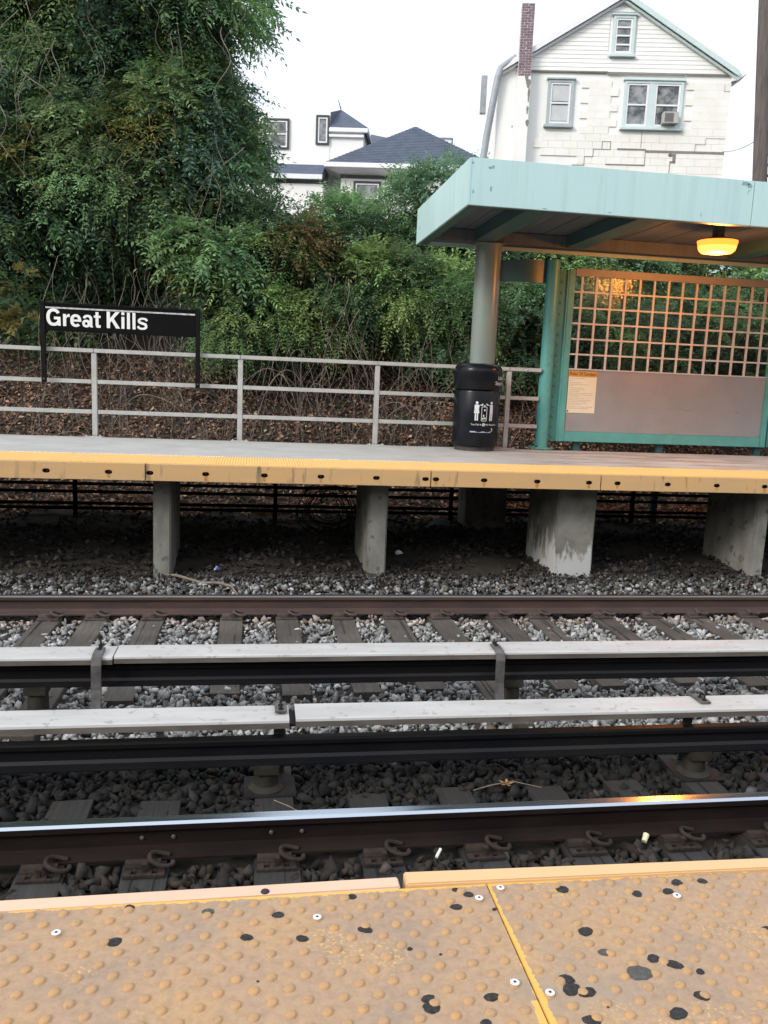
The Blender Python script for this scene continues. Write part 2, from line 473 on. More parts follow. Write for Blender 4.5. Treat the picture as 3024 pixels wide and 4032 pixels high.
class MB:
    def __init__(self):
        self.v, self.f, self.m = [], [], []

    def add(self, verts, faces, mi=0):
        o = len(self.v)
        self.v += [tuple(p) for p in verts]
        for k, fc in enumerate(faces):
            self.f.append([o + i for i in fc])
            self.m.append(mi[k] if isinstance(mi, (list, tuple)) else mi)
        return self

    def box(self, x0, x1, y0, y1, z0, z1, mi=0):
        v = [(x, y, z) for z in (z0, z1) for y in (y0, y1) for x in (x0, x1)]
        return self.add(v, [(0, 2, 3, 1), (4, 5, 7, 6), (0, 1, 5, 4), (2, 6, 7, 3), (0, 4, 6, 2), (1, 3, 7, 5)], mi)

    def prism_x(self, poly, x0, x1, mi=0, cap=0):
        """poly: list of (y, z) counter-clockwise seen from +X"""
        n = len(poly)
        v = [(x0, y, z) for y, z in poly] + [(x1, y, z) for y, z in poly]
        fs = [(i, (i + 1) % n, n + (i + 1) % n, n + i) for i in range(n)]
        fs = [tuple(reversed(q)) for q in fs]
        mis = [mi[i] if isinstance(mi, (list, tuple)) else mi for i in range(n)]
        fs += [tuple(range(n)), tuple(reversed(range(n, 2 * n)))]
        return self.add(v, fs, mis + [cap, cap])

    def prism_y(self, poly, y0, y1, mi=0):
        """poly: list of (x, z)"""
        n = len(poly)
        v = [(x, y0, z) for x, z in poly] + [(x, y1, z) for x, z in poly]
        fs = [(i, (i + 1) % n, n + (i + 1) % n, n + i) for i in range(n)] + [tuple(reversed(range(n))), tuple(range(n, 2 * n))]
        return self.add(v, fs, mi)

    def prism_z(self, poly, z0, z1, mi=0):
        n = len(poly)
        v = [(x, y, z0) for x, y in poly] + [(x, y, z1) for x, y in poly]
        fs = [(i, (i + 1) % n, n + (i + 1) % n, n + i) for i in range(n)] + [tuple(reversed(range(n))), tuple(range(n, 2 * n))]
        return self.add(v, fs, mi)

    def lathe(self, c, prof, n=24, mi=0, cap=True):
        """prof: list of (r, z) from bottom to top"""
        v = []
        for r, z in prof:
            for k in range(n):
                a = 2 * math.pi * k / n
                v.append((c[0] + r * math.cos(a), c[1] + r * math.sin(a), c[2] + z))
        fs, mis = [], []
        for i in range(len(prof) - 1):
            for k in range(n):
                k2 = (k + 1) % n
                fs.append((i * n + k, i * n + k2, (i + 1) * n + k2, (i + 1) * n + k))
                mis.append(mi[i] if isinstance(mi, (list, tuple)) else mi)
        if cap:
            fs += [tuple(reversed(range(n))), tuple(range((len(prof) - 1) * n, len(prof) * n))]
            e = mi if not isinstance(mi, (list, tuple)) else None
            mis += [e if e is not None else mi[0], e if e is not None else mi[-1]]
        return self.add(v, fs, mis)

    def tube(self, pts, r, n=6, mi=0):
        pts = [Vector(p) for p in pts]
        rs = r if isinstance(r, (list, tuple)) else [r] * len(pts)
        v = []
        ref = Vector((0, 0, 1))
        for i, p in enumerate(pts):
            t = (pts[min(i + 1, len(pts) - 1)] - pts[max(i - 1, 0)])
            t = t.normalized() if t.length > 1e-9 else Vector((0, 0, 1))
            up = ref if abs(t.dot(ref)) < 0.95 else Vector((0, 1, 0))
            a = t.cross(up).normalized()
            b = a.cross(t).normalized()
            ref = b if abs(b.dot(Vector((0, 0, 1)))) > 0.05 else ref
            for k in range(n):
                an = 2 * math.pi * k / n
                v.append(p + (a * math.cos(an) + b * math.sin(an)) * rs[i])
        fs = []
        for i in range(len(pts) - 1):
            for k in range(n):
                k2 = (k + 1) % n
                fs.append((i * n + k, i * n + k2, (i + 1) * n + k2, (i + 1) * n + k))
        fs += [tuple(reversed(range(n))), tuple(range((len(pts) - 1) * n, len(pts) * n))]
        return self.add(v, fs, mi)

    def mesh(self, name, mats, smooth=False, off=(0, 0, 0), bevel=0.0):
        me = bpy.data.meshes.new(name)
        vs = [(x - off[0], y - off[1], z - off[2]) for x, y, z in self.v]
        me.from_pydata(vs, [], self.f)
        for k in (mats if isinstance(mats, (list, tuple)) else [mats]):
            me.materials.append(MATS[k] if isinstance(k, str) else k)
        me.polygons.foreach_set('material_index', self.m)
        if bevel:
            bm = bmesh.new()
            bm.from_mesh(me)
            es = [e for e in bm.edges if len(e.link_faces) == 2 and e.calc_face_angle(0) > 0.7]
            bmesh.ops.bevel(bm, geom=es, offset=bevel, segments=2, affect='EDGES', clamp_overlap=True)
            bm.to_mesh(me)
            bm.free()
        if smooth:
            me.polygons.foreach_set('use_smooth', [True] * len(me.polygons))
            me.set_sharp_from_angle(angle=math.radians(38))
        me.update()
        return me


WPOS = {}


def wpos(o):
    return WPOS.get(o.name, Vector((0, 0, 0)))


def tag(o, label=None, cat=None, group=None, kind=None):
    if label:
        o['label'] = label
    if cat:
        o['category'] = cat
    if group:
        o['group'] = group
    if kind:
        o['kind'] = kind
    return o


def root(name, loc, label, cat=None, group=None, kind=None, rotz=0.0):
    o = bpy.data.objects.new(name, None)
    o.empty_display_size = 0.1
    o.location = loc
    o.rotation_euler = (0, 0, rotz)
    COL.objects.link(o)
    WPOS[o.name] = Vector(loc)
    return tag(o, label, cat, group, kind)


def P(mb, name, mats, parent=None, smooth=False, local=None, bevel=0.0, mesh=None, rotz=0.0, label=None):
    """one mesh object. Vertices are in world coordinates unless local=(x, y, z) places a local mesh there."""
    if local is None:
        base = wpos(parent) if parent else Vector((0, 0, 0))
        me = mb.mesh(name, mats, smooth, base, bevel)
        o = bpy.data.objects.new(name, me)
        WPOS[o.name] = Vector(base)
    else:
        me = mesh or mb.mesh(name, mats, smooth, (0, 0, 0), bevel)
        o = bpy.data.objects.new(name, me)
        base = wpos(parent) if parent else Vector((0, 0, 0))
        o.location = Vector(local) - base
        o.rotation_euler = (0, 0, rotz)
        WPOS[o.name] = Vector(local)
    COL.objects.link(o)
    if parent:
        o.parent = parent
    if label:
        o['label'] = label
    return o


def top(mb, name, mats, loc, label, cat, group=None, kind=None, smooth=False, bevel=0.0):
    """a thing that is one mesh, vertices in world coordinates, origin at loc"""
    me = mb.mesh(name, mats, smooth, loc, bevel)
    o = bpy.data.objects.new(name, me)
    o.location = loc
    COL.objects.link(o)
    WPOS[o.name] = Vector(loc)
    return tag(o, label, cat, group, kind)


def np_mesh(name, verts, faces, tint, m):
    """verts (N,3), faces (M,k) arrays, tint (N,3) per-vertex colour"""
    me = bpy.data.meshes.new(name)
    verts = np.ascontiguousarray(verts, dtype=np.float32)
    faces = np.ascontiguousarray(faces, dtype=np.int32)
    k = faces.shape[1]
    me.vertices.add(len(verts))
    me.vertices.foreach_set('co', verts.ravel())
    me.loops.add(faces.size)
    me.loops.foreach_set('vertex_index', faces.ravel())
    me.polygons.add(len(faces))
    me.polygons.foreach_set('loop_start', np.arange(0, faces.size, k, dtype=np.int32))
    me.update(calc_edges=True)
    if tint is not None:
        a = me.attributes.new('tint', 'FLOAT_COLOR', 'POINT')
        c = np.ones((len(verts), 4), dtype=np.float32)
        c[:, :3] = tint
        a.data.foreach_set('color', c.ravel())
    me.materials.append(MATS[m])
    return me


def np_obj(name, me, parent=None, kind=None, loc=None):
    o = bpy.data.objects.new(name, me)
    COL.objects.link(o)
    if parent:
        o.parent = parent
        o.location = -wpos(parent) if loc is None else loc
    if kind:
        o['kind'] = kind
    return o


def smoothstep(a, b, x):
    t = np.clip((x - a) / (b - a), 0, 1)
    return t * t * (3 - 2 * t)


# ------------------------------------------------------------------ ground
GY = np.array([-200, -40, -9.5, -3.3, 1.5, 2.6, 8.55, 8.95, 9.4, 10.5, 12.3, 13.0, 14.0, 15.5, 17.0, 19.0, 21.0, 60.0, 220.0])
GZ = np.array([6.5, 6.3, 5.6, -1.2, -1.47, -1.45, -1.45, -1.38, -1.30, -1.235, -1.17, -1.0, -0.35, 0.85, 2.1, 3.1, 3.5, 3.9, 4.0])  # unseen bank behind the camera, added to keep low sun off the tracks


def gz(x, y):
    z = np.interp(y, GY, GZ)
    amp = np.where(y > 9.4, 0.05, 0.008) * np.where(y > 13, 1.8, 1.0)
    return z + amp * (np.sin(x * 2.3 + y * 1.1) * np.cos(y * 2.9 - x * 0.7) + 0.5 * np.sin(x * 5.1 - y * 3.7))


def grid_axis(a, b, c, d, n_in, n_out):
    return np.concatenate([np.linspace(a, b, n_out, endpoint=False), np.linspace(b, c, n_in, endpoint=False), np.linspace(c, d, n_out)])


gxs = grid_axis(-200, -10, 20, 200, 160, 14)
gys = np.concatenate([np.linspace(-200, -12, 8, endpoint=False), np.linspace(-12, 1.5, 14, endpoint=False), np.linspace(1.5, 22, 110, endpoint=False), np.linspace(22, 220, 16)])
GX, GYY = np.meshgrid(gxs, gys)
gv = np.stack([GX, GYY, gz(GX, GYY)], -1).reshape(-1, 3)
nx, ny = len(gxs), len(gys)
ii = (np.arange(ny - 1)[:, None] * nx + np.arange(nx - 1)[None, :]).ravel()
gf = np.stack([ii, ii + 1, ii + nx + 1, ii + nx], -1)
go = np_obj('ground', np_mesh('ground', gv, gf, None, 'soil'))
tag(go, 'dark bare soil under the tracks rising into an embankment behind the far platform', kind='structure')
go.data.polygons.foreach_set('use_smooth', [True] * len(go.data.polygons))

# ------------------------------------------------------------------ tracks
RAIL_Z = -1.375                                        # underside of the rail foot
PROF = [(-.07, 0), (.07, 0), (.07, .012), (.022, .030), (.009, .052), (.009, .128), (.035, .142), (.0365, .172), (.026, .185),
        (-.026, .185), (-.0365, .172), (-.035, .142), (-.009, .128), (-.009, .052), (-.022, .030), (-.07, .012)]
PROF_MI = [0] * 16
for k in (7, 8, 9):
    PROF_MI[k] = 1


def rail(parent, yc, x0, x1, z=RAIL_Z, mats=('rail_rust', 'rail_head_steel'), name='rail', joint=None):
    mb = MB()
    mb.prism_x([(yc + a, z + b) for a, b in PROF], x0, x1, PROF_MI)
    return P(mb, name, list(mats), parent)


def plate_mesh():
    mb = MB()                                           # centre under the rail, camera side is -Y
    w2 = .098
    mb.box(-w2, w2, -.125, .125, 0, .018)
    for s in (-1, 1):
        a, b = sorted((s * .125, s * .185))
        mb.box(-w2, -.062, a, b, 0, .016)
        mb.box(-.036, .036, a, b, 0, .0165)
        mb.box(.062, w2, a, b, 0, .016)
        a2, b2 = sorted((s * .125, s * .142))
        mb.box(-.062, -.036, a2, b2, 0, .0162)
        mb.box(.036, .062, a2, b2, 0, .0162)
        a3, b3 = sorted((s * .166, s * .186))
        mb.box(-.062, -.036, a3, b3, 0, .0162)
        mb.box(.036, .062, a3, b3, 0, .0162)
        sh = [(s * .078, .018), (s * .078, .034), (s * .092, .046), (s * .118, .04), (s * .128, .018)]
        mb.prism_x(sh if s < 0 else list(reversed(sh)), -w2 * .98, w2 * .75)
    return mb.mesh('tie_plate', ['plate_rust'], bevel=.002)


def clip_mesh(s):
    pts = [(.075, .056, .040), (.035, .055, .050), (.0, .064, .060), (-.016, .090, .062), (-.008, .122, .054), (.03, .146, .042), (.075, .146, .034), (.098, .132, .038), (.094, .118, .044)]
    # smooth the wire
    P0 = [Vector((x, s * y, z)) for x, y, z in pts]
    out = []
    for i in range(len(P0) - 1):
        a, b, c, d = P0[max(i - 1, 0)], P0[i], P0[i + 1], P0[min(i + 2, len(P0) - 1)]
        for t in (0, .5):
            out.append(.5 * ((2 * b) + (c - a) * t + (2 * a - 5 * b + 4 * c - d) * t * t + (3 * b - a - 3 * c + d) * t ** 3))
    out.append(P0[-1])
    return MB().tube(out, .0112, 8).mesh('rail_clip', ['plate_rust'], smooth=True)


def spike_mesh(s):
    mb = MB()
    mb.box(-.009, .009, s * .155 - .009, s * .155 + .009, 0, .045)
    mb.box(-.014, .014, s * .147 - .016, s * .147 + .016, .045, .056)
    return mb.mesh('spike', ['plate_rust'], bevel=.002)


PLATE, CLIP_N, SPIKE_N = plate_mesh(), clip_mesh(-1), spike_mesh(-1)
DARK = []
for me_ in (PLATE, CLIP_N, SPIKE_N):                    # close-track copies, shade put into a darker finish
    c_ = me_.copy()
    c_.materials[0] = MATS['plate_shaded']
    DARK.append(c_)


def tie_mesh(L, m, seed):
    rnd = random.Random(seed)
    mb = MB()
    n = 10
    w2 = .112
    vs, fs = [], []
    for i in range(n + 1):
        y = -L / 2 + L * i / n
        for sx, sz in ((-1, -1), (-1, 1), (1, 1), (1, -1)):
            vs.append((sx * (w2 + rnd.uniform(-.006, .004)), y, (-.17 if sz < 0 else rnd.uniform(-.006, .004))))
    for i in range(n):
        for k in range(4):
            a, b = i * 4 + k, i * 4 + (k + 1) % 4
            fs.append((a, b, b + 4, a + 4))
    fs += [(3, 2, 1, 0), (n * 4, n * 4 + 1, n * 4 + 2, n * 4 + 3)]
    mb.add(vs, fs)
    # weather splits along the grain
    for _ in range(2):
        xx = rnd.uniform(-.07, .07)
        y0 = rnd.uniform(-L / 2, L / 2 - .9)
        mb.box(xx - .0022, xx + .0022, y0, y0 + .8, -.02, .0048, 1)
    return mb.mesh('sleeper', [m, 'steel_dark'], bevel=.004)


NEAR_RAIL, FAR_RAIL = 3.937, 8.137
TIE_Z = RAIL_Z - .020
near = root('railway_track', (0.5, 3.2, -1.5), 'near railway track with dark sleepers beside the close platform edge', 'railway track', 'running tracks between the platforms')
far = root('railway_track', (1.0, 7.4, -1.5), 'far railway track with weathered sleepers and pale ballast beneath the opposite platform', 'railway track', 'running tracks between the platforms')
rb = rail(near, NEAR_RAIL, -7, 11, mats=('rail_shaded', 'rail_head_steel'))
rail(far, FAR_RAIL, -12, 18, mats=('rail_rust', 'rail_head_dull'))
rail(far, FAR_RAIL - 1.585, -12, 18)
bolt_m = MB().lathe((0, 0, 0), [(.011, 0), (.011, .006), (.007, .010)], 10).mesh('bolt', ['steel_worn'])
for bx in (-.52, -.368, .116, .271):
    o = P(None, 'bolt', None, rb, local=(bx, NEAR_RAIL - .009, -1.283), mesh=bolt_m)
    o.rotation_euler = (math.pi / 2, 0, 0)
TN = [-2.05, -1.52, -.976, -.492, .141, .671, 1.212, 1.757, 2.299, 2.793, 3.33, 3.9]
TF = [-3.75, -3.2, -2.55, -1.912, -1.49, -.954, -.194, .348, .901, 1.418, 1.905, 2.524, 2.942, 3.65, 4.205, 4.717, 5.32, 5.85, 6.4, 6.95]
TIES = []                                               # x, y0, y1, long
LONG_N = {.141, 2.793}
LONG_F = {-1.49, 1.905}
for i, x in enumerate(TN):
    y0, y1 = 2.0, 4.53 + random.uniform(-.04, .05)
    if x in LONG_N:
        y1 = 4.86
    t = P(None, 'sleeper', None, near, local=(x, (y0 + y1) / 2, TIE_Z), mesh=tie_mesh(y1 - y0, 'tie_dark', i), rotz=random.uniform(-.012, .012))
    TIES.append((x, y0, y1))
    P(None, 'tie_plate', None, t, local=(x, NEAR_RAIL, TIE_Z + .001), mesh=DARK[0])
    P(None, 'rail_clip', None, t, local=(x + .035, NEAR_RAIL, TIE_Z + .003), mesh=DARK[1])
    P(None, 'spike', None, t, local=(x, NEAR_RAIL, TIE_Z + .003), mesh=DARK[2])
for i, x in enumerate(TF):
    y0, y1 = 6.05 + random.uniform(-.08, .08), 8.72
    if x in LONG_F:
        y0 = 5.4
    t = P(None, 'sleeper', None, far, local=(x, (y0 + y1) / 2, TIE_Z), mesh=tie_mesh(y1 - y0, 'tie_brown', i + 40), rotz=random.uniform(-.012, .012))
    TIES.append((x, y0, y1))
    P(None, 'tie_plate', None, t, local=(x, FAR_RAIL, TIE_Z + .001), mesh=PLATE)
    P(None, 'rail_clip', None, t, local=(x + .035, FAR_RAIL, TIE_Z + .003), mesh=CLIP_N)
    P(None, 'spike', None, t, local=(x, FAR_RAIL, TIE_Z + .003), mesh=SPIKE_N)

# ------------------------------------------------------------------ third rails with cover boards


def cover_poly(y0, y1, zt, lip):
    return [(y0, zt - lip), (y0 + .012, zt - lip), (y0 + .016, zt - .028), (y1 - .016, zt - .028), (y1 - .012, zt - lip), (y1, zt - lip),
            (y1, zt - .012), (y1 - .010, zt - .002), (y0 + .014, zt), (y0 + .004, zt - .006), (y0, zt - .018)]


def third_rail(label, yc, y0, y1, zt, rail_top, joints, gap, brackets, front, ins, lip):
    r = root('third_rail', (joints[0], yc, -1.4), label, 'third rail', 'third rails between the tracks')
    h = .150
    mb = MB()
    mb.prism_x([(yc + a * 1.0, rail_top - h + b * h / .185) for a, b in PROF], -9, 14, 0)
    P(mb, 'conductor_rail', ['third_rail'], r)
    xs = [-9] + list(joints) + [14]
    for i in range(len(xs) - 1):
        a, b = xs[i] + gap / 2, xs[i + 1] - gap / 2
        dz = (-.004, .003, -.002)[i % 3]
        pl = cover_poly(y0, y1, zt + dz, lip)
        mi = [1, 1, 1, 1, 1, 1, 0, 0, 0, 0, 1]
        P(MB().prism_x(pl, a, b, mi, 1), 'cover_board', ['cover_board', 'cover_lip'], r, bevel=0)
    for i, j in enumerate(joints):                       # splice piece under the gap
        P(MB().box(j - .08, j + .08, y0 + .015, y1 - .015, zt - .052, zt - .034), 'splice_plate', ['steel_dark'], r, bevel=.003)
    for bx in brackets:
        mb = MB()
        if front:                                        # goose-neck standing on the camera side
            yf = y0 - .028
            path = [(y1 - .10, zt + .006), (y0 + .045, zt + .006), (y0 - .012, zt - .008), (yf, zt - .05), (yf - .005, zt - .22), (yf - .055, -1.33), (yf - .06, -1.42)]
        else:
            yf = y1 + .035
            path = [(y0 + .075, zt + .006), (y1 - .03, zt + .006), (y1 + .02, zt - .006), (yf, zt - .05), (yf, zt - .25), (yf + .02, -1.42)]
        n = len(path)
        th = .013
        vs, fs = [], []
        for i, (y, z) in enumerate(path):
            ya, za = path[max(i - 1, 0)]
            yb, zb = path[min(i + 1, n - 1)]
            d = Vector((yb - ya, zb - za)).normalized()
            nrm = Vector((-d.y, d.x)) * th
            for sx in (-.034, .034):
                vs += [(bx + sx, y, z), (bx + sx, y - nrm.x, z - nrm.y)] if front else [(bx + sx, y, z), (bx + sx, y + nrm.x, z + nrm.y)]
        for i in range(n - 1):
            a, b = i * 4, i * 4 + 4
            fs += [(a, a + 2, b + 2, b), (a + 1, b + 1, b + 3, a + 3), (a, b, b + 1, a + 1), (a + 2, a + 3, b + 3, b + 2)]
        fs += [(0, 1, 3, 2), (n * 4 - 4, n * 4 - 2, n * 4 - 1, n * 4 - 3)]
        mb.add(vs, fs)
        br = P(mb, 'bracket', ['steel_worn'], r, bevel=.003)
        for yy in (y0 + .105, y0 + .155):
            b = MB().lathe((bx, yy, zt + .02), [(.016, -.008), (.016, .006), (.007, .006), (.007, .034), (.005, .036)], 8)
            P(b, 'bolt', ['steel_dark'], br)
    for ix in ins:
        mb = MB()
        mb.box(ix - .075, ix + .075, yc - .085, yc + .085, rail_top - h - .055, rail_top - h + .004)
        P(mb, 'insulator_cap', ['insulator'], r, bevel=.006)
        zb = -1.392
        t = rail_top - h - .055 - zb
        P(MB().lathe((ix, yc, zb), [(.105, 0), (.105, .012), (.09, .022), (.072, .034), (.068, t)], 20), 'insulator', ['insulator'], r, smooth=True)
        mb = MB()
        mb.box(ix - .13, ix + .17, yc - .12, yc + .13, zb - .003, zb + .006)
        P(mb, 'base_plate', ['steel_dark'], r)
    return r


third_rail('nearer third rail with grey cover board jointed mid-picture over insulators', 4.60, 4.50, 4.73, -.9285, -1.075, (.240, 4.4),
           .036, (.176, 2.828), False, (.10, 2.80), .052)
third_rail('farther third rail with grey cover board held by front goose-neck brackets', 5.70, 5.60, 5.852, -.93, -1.005, (-.925, 5.6),
           .010, (-1.03, 1.79), True, (-1.44, 1.92), .052)

# ------------------------------------------------------------------ ballast


def stone_variants(n):
    out = []
    for s in range(n):
        r = np.random.default_rng(100 + s)
        bm = bmesh.new()
        k = 9
        p = r.normal(size=(k, 3))
        p /= np.linalg.norm(p, axis=1)[:, None]
        p *= r.uniform(.75, 1.1, (k, 1))
        p *= np.array([1.15, .85, .68])
        for q in p:
            bm.verts.new(q)
        res = bmesh.ops.convex_hull(bm, input=bm.verts)
        bmesh.ops.delete(bm, geom=[v for v in bm.verts if not v.link_faces], context='VERTS')
        bmesh.ops.triangulate(bm, faces=bm.faces)
        bm.verts.ensure_lookup_table()
        bm.verts.index_update()
        out.append((np.array([v.co for v in bm.verts]), np.array([[v.index for v in f.verts] for f in bm.faces])))
        bm.free()
    return out


def rand_rot(n, rng):
    q = rng.normal(size=(n, 4))
    q /= np.linalg.norm(q, axis=1)[:, None]
    a, b, c, d = q.T
    return np.stack([np.stack([1 - 2 * (c * c + d * d), 2 * (b * c - a * d), 2 * (b * d + a * c)], -1),
                     np.stack([2 * (b * c + a * d), 1 - 2 * (b * b + d * d), 2 * (c * d - a * b)], -1),
                     np.stack([2 * (b * d - a * c), 2 * (c * d + a * b), 1 - 2 * (b * b + c * c)], -1)], 1)


def scatter_solids(variants, pos, size, tint, rng, squash=None):
    n = len(pos)
    which = rng.integers(0, len(variants), n)
    R = rand_rot(n, rng)
    V, F, T = [], [], []
    off = 0
    for k, (vv, ff) in enumerate(variants):
        idx = np.nonzero(which == k)[0]
        if not len(idx):
            continue
        p = np.einsum('nij,vj->nvi', R[idx], vv) * size[idx][:, None, None]
        if squash:
            p[:, :, 2] *= squash
        p += pos[idx][:, None, :]
        nv = len(vv)
        V.append(p.reshape(-1, 3))
        F.append((ff[None] + (off + np.arange(len(idx)) * nv)[:, None, None]).reshape(-1, 3))
        T.append(np.repeat(tint[idx], nv, 0))
        off += nv * len(idx)
    return np.concatenate(V), np.concatenate(F), np.concatenate(T)


def ballast():
    rng = np.random.default_rng(5)
    N = 50000
    y = np.concatenate([rng.uniform(2.55, 9.45, 45500), rng.uniform(9.2, 12.9, 4500)])
    x = rng.uniform(0, 1, N) * (1.03 * y + 1.3) - (.31 * y + .65)
    # thin out towards the soil under the far platform, where dirt buries the stones
    keep = rng.uniform(0, 1, N) > smoothstep(9.05, 9.5, y) * .55
    dens = np.where(y > 8.2, 1.0, np.where(y < 4.7, .72, .85))
    keep &= rng.uniform(0, 1, N) < dens
    size = rng.lognormal(math.log(.0285), .30, N).clip(.013, .055)
    size *= np.where(y < 4.9, 1.22, 1.0) * (1 - .70 * smoothstep(9.1, 9.6, y))
    top_ = np.zeros(N, bool)
    for tx, a, b in TIES:
        on = (np.abs(x - tx) < .112 + size * .35) & (y > a - .01) & (y < b + .01)
        keep &= ~(on & (rng.uniform(0, 1, N) > .09))
    for ry in (NEAR_RAIL, FAR_RAIL, FAR_RAIL - 1.585):
        keep &= np.abs(y - ry) > .085
    z = gz(x, y)
    lift = rng.uniform(0, 1, N) ** 1.6 * .034
    lift += np.where(y > 8.25, 0.02, 0)
    z = z + size * .35 + lift
    z = np.minimum(z, np.where((y < 8.2), -1.392 + size * .25, 9))
    # colours: fresh grey-white stone among grey; grime and painted shade darken the close track
    g = rng.uniform(0, 1, N)
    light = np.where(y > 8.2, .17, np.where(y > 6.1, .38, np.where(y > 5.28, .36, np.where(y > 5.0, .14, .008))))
    base = np.array([.085, .085, .083])[None] * rng.uniform(.6, 1.5, (N, 1)) * np.array([1, .985, .95])[None]
    brown = rng.uniform(0, 1, N) < .14
    base[brown] *= np.array([1.25, 1.0, .8])
    lt = g < light
    base[lt] = np.array([.40, .40, .385])[None] * rng.uniform(.62, 1.25, (lt.sum(), 1))
    mid = (g >= light) & (g < light * 2.4)
    base[mid] = np.array([.21, .21, .205])[None] * rng.uniform(.75, 1.2, (mid.sum(), 1))
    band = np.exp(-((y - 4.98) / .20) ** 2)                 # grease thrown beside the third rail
    grime_shade = np.where(y < 5.0, .17, 1 - .78 * band)  # close stones darkened: brake grime plus shade put into the colour
    grime_shade = np.where((y < 3.87), .30, grime_shade)
    base *= grime_shade[:, None]
    rust = np.exp(-((y - (FAR_RAIL - .16)) / .12) ** 2) + np.exp(-((y - (NEAR_RAIL - .14)) / .15) ** 2)
    base *= (1 + rust[:, None] * np.array([.14, -.05, -.14])[None])
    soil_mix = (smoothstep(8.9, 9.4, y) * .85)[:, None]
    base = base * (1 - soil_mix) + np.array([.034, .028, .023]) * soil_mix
    # stay clear of pier feet
    pos = np.stack([x, y, z], -1)[keep]
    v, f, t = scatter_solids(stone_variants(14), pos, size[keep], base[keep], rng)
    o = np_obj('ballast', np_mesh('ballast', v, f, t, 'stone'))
    tag(o, 'angular grey and white track ballast stones around the rails and sleepers', 'ballast', kind='stuff')


ballast()

# ------------------------------------------------------------------ far platform
PY = 8.95
BACK = 12.22
plat = root('platform', (1.5, PY, -1.3), 'opposite station platform with yellow tactile edge standing on concrete piers', 'platform')
DECK_Z = -.17
P(MB().box(-9, 14, PY + .07, BACK, DECK_Z, 0), 'deck', ['deck'], plat, bevel=.008)
joint_deck = MB()
strip = MB()
strip.box(-9, 14, PY + .068, 9.83, .001, .012)
for s0 in np.arange(-4, 9, .0598):                       # ribs of the tactile strip read as fine lines across it
    pass
sx = P(strip, 'tactile_strip', ['yellow_far'], plat)


def dome_grid(x0, x1, y0, y1, px, py, r, h, z, n, ox=0.0, skip=None):
    nxx = int((x1 - x0) / px) + 2
    nyy = int((y1 - y0) / py) + 1
    c = []
    for j in range(nyy):
        y = y1 - j * py
        for i in range(nxx):
            x = x0 + ox + (i + .5 * (j % 2)) * px
            if x0 + r < x < x1 - r and not (skip and skip(x, y)):
                c.append((x, y))
    c = np.array(c)
    prof = np.array([(1.0, 0), (.9, .42), (.72, .85), (.5, 1.0)])
    a = np.arange(n) * 2 * np.pi / n
    ring = np.concatenate([np.stack([np.cos(a) * p * r, np.sin(a) * p * r, np.full(n, q * h)], -1) for p, q in prof])
    V = (ring[None] + np.concatenate([c, np.full((len(c), 1), z)], 1)[:, None, :]).reshape(-1, 3)
    fq = []
    for i in range(3):
        for k in range(n):
            k2 = (k + 1) % n
            fq.append((i * n + k, i * n + k2, (i + 1) * n + k2, (i + 1) * n + k))
    fq = np.array(fq)
    nv = 4 * n
    F = (fq[None] + (np.arange(len(c)) * nv)[:, None, None]).reshape(-1, 4)
    capf = (np.arange(3 * n, 4 * n)[None] + (np.arange(len(c)) * nv)[:, None])
    if n == 8:
        F2 = np.concatenate([capf[:, [0, 1, 2, 3]], capf[:, [0, 3, 4, 7]], capf[:, [4, 5, 6, 7]]])
    else:
        F2 = np.concatenate([capf[:, [0, k, k + 1, k + 2]] for k in range(1, n - 2, 2)])
    return V, np.concatenate([F, F2]), c


v_, f_, _ = dome_grid(-4.2, 8.2, PY + .1, 9.80, .0595, .0297, .0125, .006, .0115, 8)
mef = np_mesh('domes', v_, f_, None, 'yellow_far')
np_obj('domes', mef, sx, kind='stuff', loc=(0, 0, 0))
bpy.data.objects['domes'].location = -wpos(sx)

